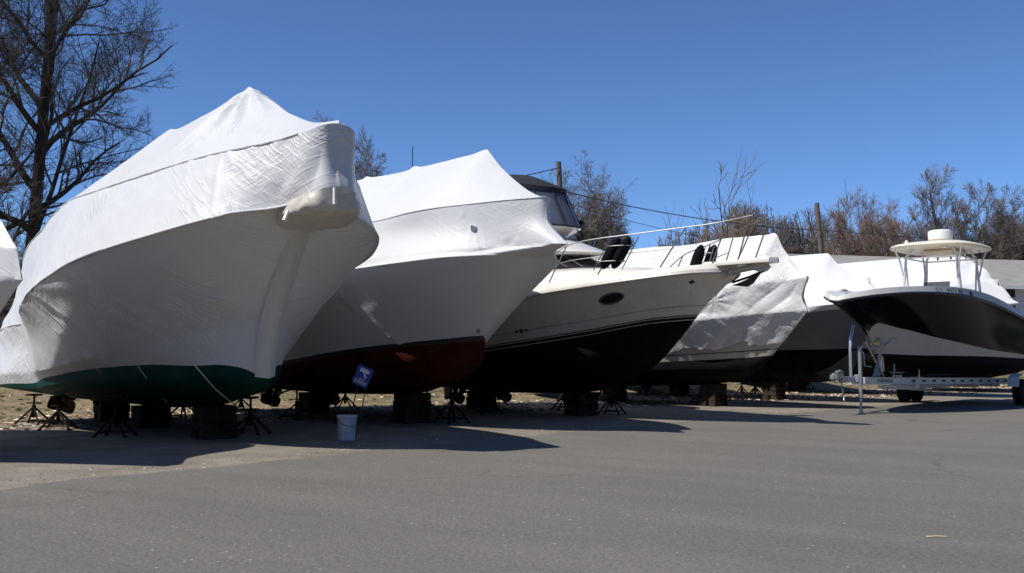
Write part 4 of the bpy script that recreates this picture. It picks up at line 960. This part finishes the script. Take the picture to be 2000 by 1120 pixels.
# ------------------------------------------------------------------ trees
def tree_mesh(seed, H, trunk=.9, r0=.25, fork=.3, limbs=12, limb=.45, kids=(9, 7, 6, 5), ratio=(.5, .48, .46, .5), ang=(30, 60), sub=(25, 55), wander=.12, up=.06, tw=.006, top=1.0, rad=3.0, low=.18):
    """trunk + limbs into one builder, all finer branches into the other"""
    rg = random.Random(seed); tr = MB(); cr = MB()
    cz, rz = H * (1 + low) / 2, H * (1 - low) / 2
    def room(p, d):
        # distance from p along d to the rounded outline this kind of tree grows to
        a = Vector((p.x / rad, p.y / rad, (p.z - cz) / rz)); b = Vector((d.x / rad, d.y / rad, d.z / rz))
        A, B_, C_ = b.dot(b), a.dot(b), a.dot(a) - 1
        D_ = B_ * B_ - A * C_
        if D_ <= 0: return .25
        return max(.25, (-B_ + math.sqrt(D_)) / A)
    TRI = [(math.cos(a), math.sin(a)) for a in (0, 2.094, 4.189)]
    def twig(pts, r, r2):
        n = len(pts); b = len(cr.v); d = (pts[-1] - pts[0]).normalized(); ux = d.orthogonal().normalized(); uy = d.cross(ux)
        for k, p in enumerate(pts):
            q = r + (r2 - r) * k / (n - 1)
            for c, s_ in TRI:
                cr.v.append((p.x + (ux.x * c + uy.x * s_) * q, p.y + (ux.y * c + uy.y * s_) * q, p.z + (ux.z * c + uy.z * s_) * q))
        for k in range(n - 1):
            o = b + 3 * k
            cr.f += [(o, o + 1, o + 4, o + 3), (o + 1, o + 2, o + 5, o + 4), (o + 2, o, o + 3, o + 5)]
    def path(p, d, L, n, wd, upk):
        pts = [p.copy()]; d = d.normalized()
        for i in range(n):
            d = Vector((d.x + rg.gauss(0, wd), d.y + rg.gauss(0, wd), d.z + rg.gauss(0, wd) + upk)).normalized()
            p = p + d * (L / n); pts.append(p)
        return pts
    def grow(p, d, L, r, lev):
        n = (9, 7, 5, 4, 3, 2)[lev]
        pts = path(p, d, L, n, wander * (.3 if lev == 0 else 1 + .25 * lev), 0 if lev == 0 else up)
        if lev <= 1: tr.tube(pts, [max(tw, r * (1 - .75 * i / n)) for i in range(n + 1)], (10, 7)[lev], cap=False)
        elif lev == 2: cr.tube(pts, [max(tw, r * (1 - .7 * i / n)) for i in range(n + 1)], 4, cap=False)
        else: twig(pts, max(tw, r), max(tw * .6, r * .35))
        nk = limbs if lev == 0 else (kids[lev - 1] if lev - 1 < len(kids) else 0)
        for i in range(nk):
            t = (fork + (1 - fork) * ((i + rg.random()) / nk)) if lev == 0 else (.18 + .82 * (i + rg.random()) / nk)
            if i == nk - 1: t = 1.0
            f = t * n; j = min(n - 1, int(f)); q = pts[j].lerp(pts[j + 1], f - j)
            dd = (pts[j + 1] - pts[j]).normalized()
            ax = dd.orthogonal().normalized(); ax.rotate(Matrix.Rotation(i * 2.4 + rg.uniform(-.6, .6) if lev < 2 else rg.uniform(0, 6.283), 3, dd))
            a = R(rg.uniform(*(ang if lev == 0 else sub))) * (.4 if t > .97 else 1)
            d2 = dd.copy(); d2.rotate(Matrix.Rotation(a, 3, ax))
            if lev == 0: L2 = H * limb * rg.uniform(.8, 1.15) * (1.1 - .5 * top * (t - fork) / max(.05, 1 - fork))
            else: L2 = L * ratio[lev - 1] * rg.uniform(.7, 1.25) * (1.2 - .55 * t)
            L2 = min(L2, room(q, d2) * rg.uniform(.85, 1.06))
            if lev >= 2 and L2 < .12: continue
            rb = r * (1 - .75 * t)
            grow(q, d2, L2, max(tw, rb * rg.uniform(.45, .7)), lev + 1)
    grow(Vector((0, 0, -.1)), Vector((0, 0, 1)), H * trunk, r0, 0)
    allv = np.array(cr.v); zt = allv[:, 2].max(); rr = np.percentile(np.hypot(allv[:, 0], allv[:, 1]), 98.5)
    kz, kx = H / zt, rad / rr
    for b in (tr, cr): b.v = [(x * (1 + (kx - 1) * min(1, z / (H * .3))), y * (1 + (kx - 1) * min(1, z / (H * .3))), z * kz) for x, y, z in b.v]
    return tr, cr
def tree(name, seed, x, y, label, bark, twig, group=None, rz=0, **kw):
    t = empty(name, (x, y, 0), rz, label, 'tree', group)
    tr, cr = tree_mesh(seed, **kw)
    tr.build('trunk', bark, t, None); cr.build('crown', twig, t, None)
    for o in t.children: o.data.polygons.foreach_set('use_smooth', [True] * len(o.data.polygons))
    return t
def again(src, x, y, s, rz, label, group, cat=None):
    c = copy_tree(src); c.location = (x, y, 0); c.scale = (s[0], s[0], s[1]); c.rotation_euler.z = rz
    c['label'] = label; c['group'] = group
    return c
G = 'bare trees behind the boat yard'; GF = 'trees in the far tree line'
BIG = dict(rad=4.6, low=.18, H=21, trunk=.95, r0=.235, fork=.16, limbs=30, limb=.42, kids=(12, 9, 7, 4), ratio=(.46, .44, .46, .5), ang=(35, 68), sub=(25, 60), wander=.11, up=.055, tw=.005)
big = tree('bare_tree', 5, -16.35, 34, 'tall dark bare tree with many fine twigs at the left edge', 'bark_dark', 'twig_dark', G, 2.2, **BIG)
tree('bare_tree', 8, -19.8, 33, 'heavy-limbed dark bare tree cut off by the left edge', 'bark_dark', 'twig_dark', G, .2, **{**BIG, 'rad': 5.2, 'H': 19, 'trunk': .6, 'limbs': 14, 'limb': .55, 'fork': .28})
OVAL = dict(rad=2.2, low=.34, trunk=.55, r0=.24, fork=.5, limbs=18, limb=.42, kids=(13, 9, 8, 4), ratio=(.5, .48, .48, .5), ang=(15, 70), sub=(22, 58), wander=.13, up=.04, tw=.009, top=.2)
t2 = tree('bare_tree', 12, -10.4, 57, 'hazy bare tree whose crown shows just above the big yacht pulpit', 'bark', 'twig', G, 0, H=15.2, **OVAL)
t3 = tree('bare_tree', 21, 3.5, 60, 'bare spreading tree beside the utility pole behind the black bimini', 'bark', 'twig', G, 0, H=13.6, **{**OVAL, 'rad': 3.6, 'low': .12, 'trunk': .42, 'fork': .35, 'limbs': 13, 'limb': .55, 'ang': (15, 78)})
again(t2, -8.75, 56, (.9, .93), 2.2, 'lower bare tree between the big yacht and the ridge of the next boat', G)
tree('bare_sapling', 33, 9.7, 45, 'slender sparse sapling rising above the bow rail of the flybridge cruiser', 'bark', 'twig', G, 0, rad=1.9, low=.3, H=10.4, trunk=.80, r0=.07, fork=.5, limbs=9, limb=.34, kids=(5, 3), ratio=(.5, .5), ang=(25, 60), sub=(22, 50), wander=.09, up=.08, tw=.010, top=.6)
tree('bare_sapling', 35, 8.0, 46, 'smaller leaning sparse sapling left of the slender one', 'bark', 'twig', G, 0, rad=1.7, low=.3, H=8.2, trunk=.7, r0=.06, fork=.4, limbs=8, limb=.42, kids=(5, 3), ratio=(.5, .5), ang=(30, 70), sub=(22, 50), wander=.10, up=.08, tw=.010, top=.5)
DOME = dict(rad=3.6, low=.04, trunk=.25, r0=.30, fork=.2, limbs=24, limb=.85, kids=(13, 10, 8, 4), ratio=(.40, .46, .48, .5), ang=(4, 66), sub=(12, 42), wander=.10, up=.035, tw=.010, top=0)
bush = tree('bushy_tree', 41, 14.4, 67, 'dense tan-brown bushy tree behind the crinkled wrapped boat', 'bark', 'twig_tan', G, 0, H=11.4, **{**DOME, 'rad': 2.5, 'limbs': 24})
dome = tree('budding_tree', 44, 25.9, 74, 'reddish budding dome-shaped tree left of the T-top', 'bark', 'twig_red', G, 0, H=14.0, **DOME)
t6 = tree('bare_tree', 47, 29.2, 69, 'tall bare tree with upright limbs directly behind the T-top', 'bark', 'twig', G, 0, H=14.6, **{**DOME, 'rad': 2.8, 'trunk': .3, 'limbs': 16, 'ang': (4, 50)})
again(t6, 32.1, 70, (.95, .93), 2.6, 'tall bare tree with dark forked stems right of the T-top', G)
again(t3, 36.2, 71, (.95, 1.04), 1.7, 'bare tree at the right edge above the house roof', G)
FAR = {**DOME, 'kids': (11, 9, 7), 'ratio': (.42, .46, .48), 'limbs': 20, 'tw': .017}
wd = tree('bare_tree', 60, 23.0, 92, 'thin bare tree in the far tree line left of the right-hand pole', 'bark', 'twig', GF, 0, H=15.3, **{**FAR, 'rad': 3.0, 'ang': (3, 48)})
wd2 = tree('bare_tree', 61, 27.4, 94, 'thin bare tree in the far tree line right of the right-hand pole', 'bark', 'twig', GF, 0, H=15.3, **{**FAR, 'rad': 3.2, 'ang': (3, 55)})
far_trees = [(20.6, 90, 1.0), (24.8, 95, 1.02), (30.0, 97, .98), (34.5, 97, .98), (39.5, 94, .95), (44.5, 92, .95), (22.4, 97, 1.04), (19.2, 99, .98), (16.6, 100, .92), (14.2, 101, .87), (11.8, 102, .82), (9.2, 103, .76), (49, 94, 1.0), (46.6, 97, .98), (36.8, 99, 1.0), (27.4, 97, 1.0)]
for i, (x, y, s) in enumerate(far_trees):
    again(wd if i % 2 else wd2, x, y, (s * 1.05, s), i * 1.3, 'bare tree standing in the far tree line behind the boats', GF)
for i, (x, y, s) in enumerate([(-27.5, 60, .78), (-30.2, 62, .85), (-25.4, 64, .78), (-32.5, 60, .9), (-22.9, 66, .66)]):
    again(t3, x, y, (s * 1.1, s * .85), i * 1.9 + .5, 'bare tree in the low thicket behind the tall left-edge trees', 'thicket trees at the left')
def conifer(x, y, H, r, seed, label):
    rg = random.Random(seed); t = empty('evergreen_tree', (x, y, 0), 0, label, 'tree')
    mb = MB(); mb.tube([(0, 0, 0), (0, 0, H * .95)], .13, 7, r2=.02); mb.build('trunk', 'bark', t, None)
    mb = MB()
    for k in range(int(420 * H)):
        h = rg.random() ** .8; rad = r * (1 - h) ** .75 * rg.uniform(.45, 1.08) * (.75 + .35 * noise.noise((h * 6, seed, k % 5))) + .03
        a = rg.uniform(0, 6.283); z = H * (.05 + .95 * h); s = rg.uniform(.09, .2)
        c = Vector((rad * math.cos(a), rad * math.sin(a), z)); d = Vector((math.cos(a), math.sin(a), rg.uniform(-.3, .6))).normalized() * s
        w_ = Vector((-math.sin(a), math.cos(a), rg.uniform(-.4, .4))) * s * .35
        mb.add([c - w_, c + d, c + w_], [(0, 1, 2)])
    mb.build('crown', 'needle', t, None)
conifer(3.9, 57, 8.9, 1.25, 3, 'dark conical evergreen behind the flybridge cruiser bimini')
conifer(6.0, 57, 7.2, 1.1, 4, 'lower dark evergreen behind the fenders on the cruiser rail')

# ------------------------------------------------------------------ poles, wires, house
def upole(x, y, H, lean, label):
    t = empty('utility_pole', (x, y, 0), 0, label, 'utility pole', 'wooden utility poles')
    mb = MB(); mb.tube([(0, 0, -.2), (lean * .5, 0, H * .5), (lean, 0, H)], .17, 12, r2=.125); mb.build('pole', 'pole', t)
    mb = MB()
    for z in (H - 1.4, H - 1.9): mb.lathe([(.03, 0), (.045, .05), (.03, .1)], 8, Matrix.Translation((lean * z / H, -.19, z)) )
    mb.build('insulator', 'cable', t)
upole(2.75, 48, 10.5, -.55, 'leaning wooden utility pole beside the black bimini')
upole(17.2, 55, 9.6, -.7, 'leaning wooden utility pole rising behind the two smooth wrapped boats')
def wire(a, b, sag, label, r=.014):
    a, b = Vector(a), Vector(b)
    mb = MB(); mb.tube([a.lerp(b, t) - Vector((0, 0, sag * 4 * t * (1 - t))) for t in np.linspace(0, 1, 21)], r, 5)
    tag(mb.build('overhead_wire', 'cable'), label, 'wire', 'overhead wires')
wire((2.3, 47.82, 9.1), (16.65, 54.8, 8.1), .35, 'upper overhead wire between the two utility poles', .024)
wire((2.35, 47.82, 8.6), (16.7, 54.8, 6.9), .45, 'lower overhead wire between the two utility poles', .013)
wire((2.27, 47.82, 10.2), (-16, 46, 7.4), .5, 'overhead wire leading left from the bimini-side pole', .024)
wire((16.65, 54.8, 8.1), (45, 62, 8.6), .5, 'overhead wire leading right from the far pole', .02)

hs = empty('house', (24.5, 52.5, 0), math.atan2(.25, 1), 'long low white-sided house with grey shingle roof behind the trailer boat', 'house')
L0, L1, DP, EZ, RZ_ = -10.5, 13, 8.0, 5.05, 6.75
mb = MB(); mb.box(((L0 + L1) / 2, DP / 2, EZ / 2), (L1 - L0, DP, EZ))
mb.add([(L0, 0, EZ), (L0, DP, EZ), (L0, DP / 2, RZ_ - .1)], [(0, 1, 2)]); mb.add([(L1, 0, EZ), (L1, DP, EZ), (L1, DP / 2, RZ_ - .1)], [(0, 1, 2)]); mb.build('wall', 'siding', hs, 20)
mb = MB(); s0 = L0 - .4; s1 = L1 + .4; ov = .45; dz = (RZ_ - EZ) / (DP / 2) * ov
mb.add([(s0, -ov, EZ - dz + .05), (s1, -ov, EZ - dz + .05), (s1, DP / 2, RZ_), (s0, DP / 2, RZ_), (s0, DP + ov, EZ - dz + .05), (s1, DP + ov, EZ - dz + .05),
        (s0, -ov, EZ - dz - .1), (s1, -ov, EZ - dz - .1), (s1, DP / 2, RZ_ - .15), (s0, DP / 2, RZ_ - .15), (s0, DP + ov, EZ - dz - .1), (s1, DP + ov, EZ - dz - .1)],
       [(0, 1, 2, 3), (3, 2, 5, 4), (6, 7, 8, 9), (9, 8, 11, 10), (0, 1, 7, 6), (4, 5, 11, 10), (0, 3, 9, 6), (3, 4, 10, 9), (1, 2, 8, 7), (2, 5, 11, 8)]); mb.build('roof', 'roof', hs, 20)
mb = MB(); mb.box(((s0 + s1) / 2, -ov - .02, EZ - dz - .02), (s1 - s0, .03, .17)); mb.build('fascia', 'white', hs)
mb = MB()
for k in range(16): mb.box(((L0 + L1) / 2, -.012, .35 + .27 * k), (L1 - L0, .02, .012))
mb.build('clapboard_line', 'gelgrey', hs)
for x in (-7.5, -3.5, 1.28, 5.2, 9.5):
    mb = MB(); W_, H_ = .62, 1.12; cz = 4.36 - .05
    for sx in (-1, 1): mb.box((x + sx * W_ / 2, -.03, cz), (.07, .07, H_ + .07), bev=.006)
    for sz in (-1, 0, 1): mb.box((x, -.035, cz + sz * H_ / 2), (W_ + .02, .06, .07), bev=.006)
    wn_ = mb.build('window', 'white', hs)
    mb = MB(); mb.box((x, -.012, cz), (W_, .02, H_)); mb.build('pane', 'pane', wn_)

# unseen wood added round the yard to cut low sky light and darken reflections
rl = random.Random(77); mb = MB()
ringp = []
for k in range(175):
    t = k / 174; a = R(196) + R(-392) * 0 + R(330 - 196 + 75) * t     # from left, round behind, to the right
    rr = 47 + rl.uniform(-4, 9)
    ringp.append((rr * math.cos(a) + 4, rr * math.sin(a) + 14))
for (x, y) in ringp:
    if y > 20 and abs(x) < y * .62: continue
    H_ = rl.uniform(13, 19); r_ = rl.uniform(2.6, 4.2)
    mb.tube([(x, y, 0), (x, y, H_ * .8)], .22, 5, r2=.05)
    for q in range(330):
        h = rl.random() ** .9; rad = r_ * (1 - h) ** .6 * rl.uniform(.3, 1.05); aa = rl.uniform(0, 6.283)
        c = Vector((x + rad * math.cos(aa), y + rad * math.sin(aa), .3 + H_ * h)); sz = rl.uniform(.35, .8)
        e1 = Vector((rl.uniform(-1, 1), rl.uniform(-1, 1), rl.uniform(-.5, .5))).normalized() * sz; e2 = Vector((rl.uniform(-1, 1), rl.uniform(-1, 1), rl.uniform(-1, 1))).normalized() * sz * .8
        mb.add([c - e1, c + e2, c + e1], [(0, 1, 2)])
tag(mb.build('added_shade_woods', 'needle', None, None), 'unseen evergreen woods added to block low sky light', 'woods', kind='stuff')
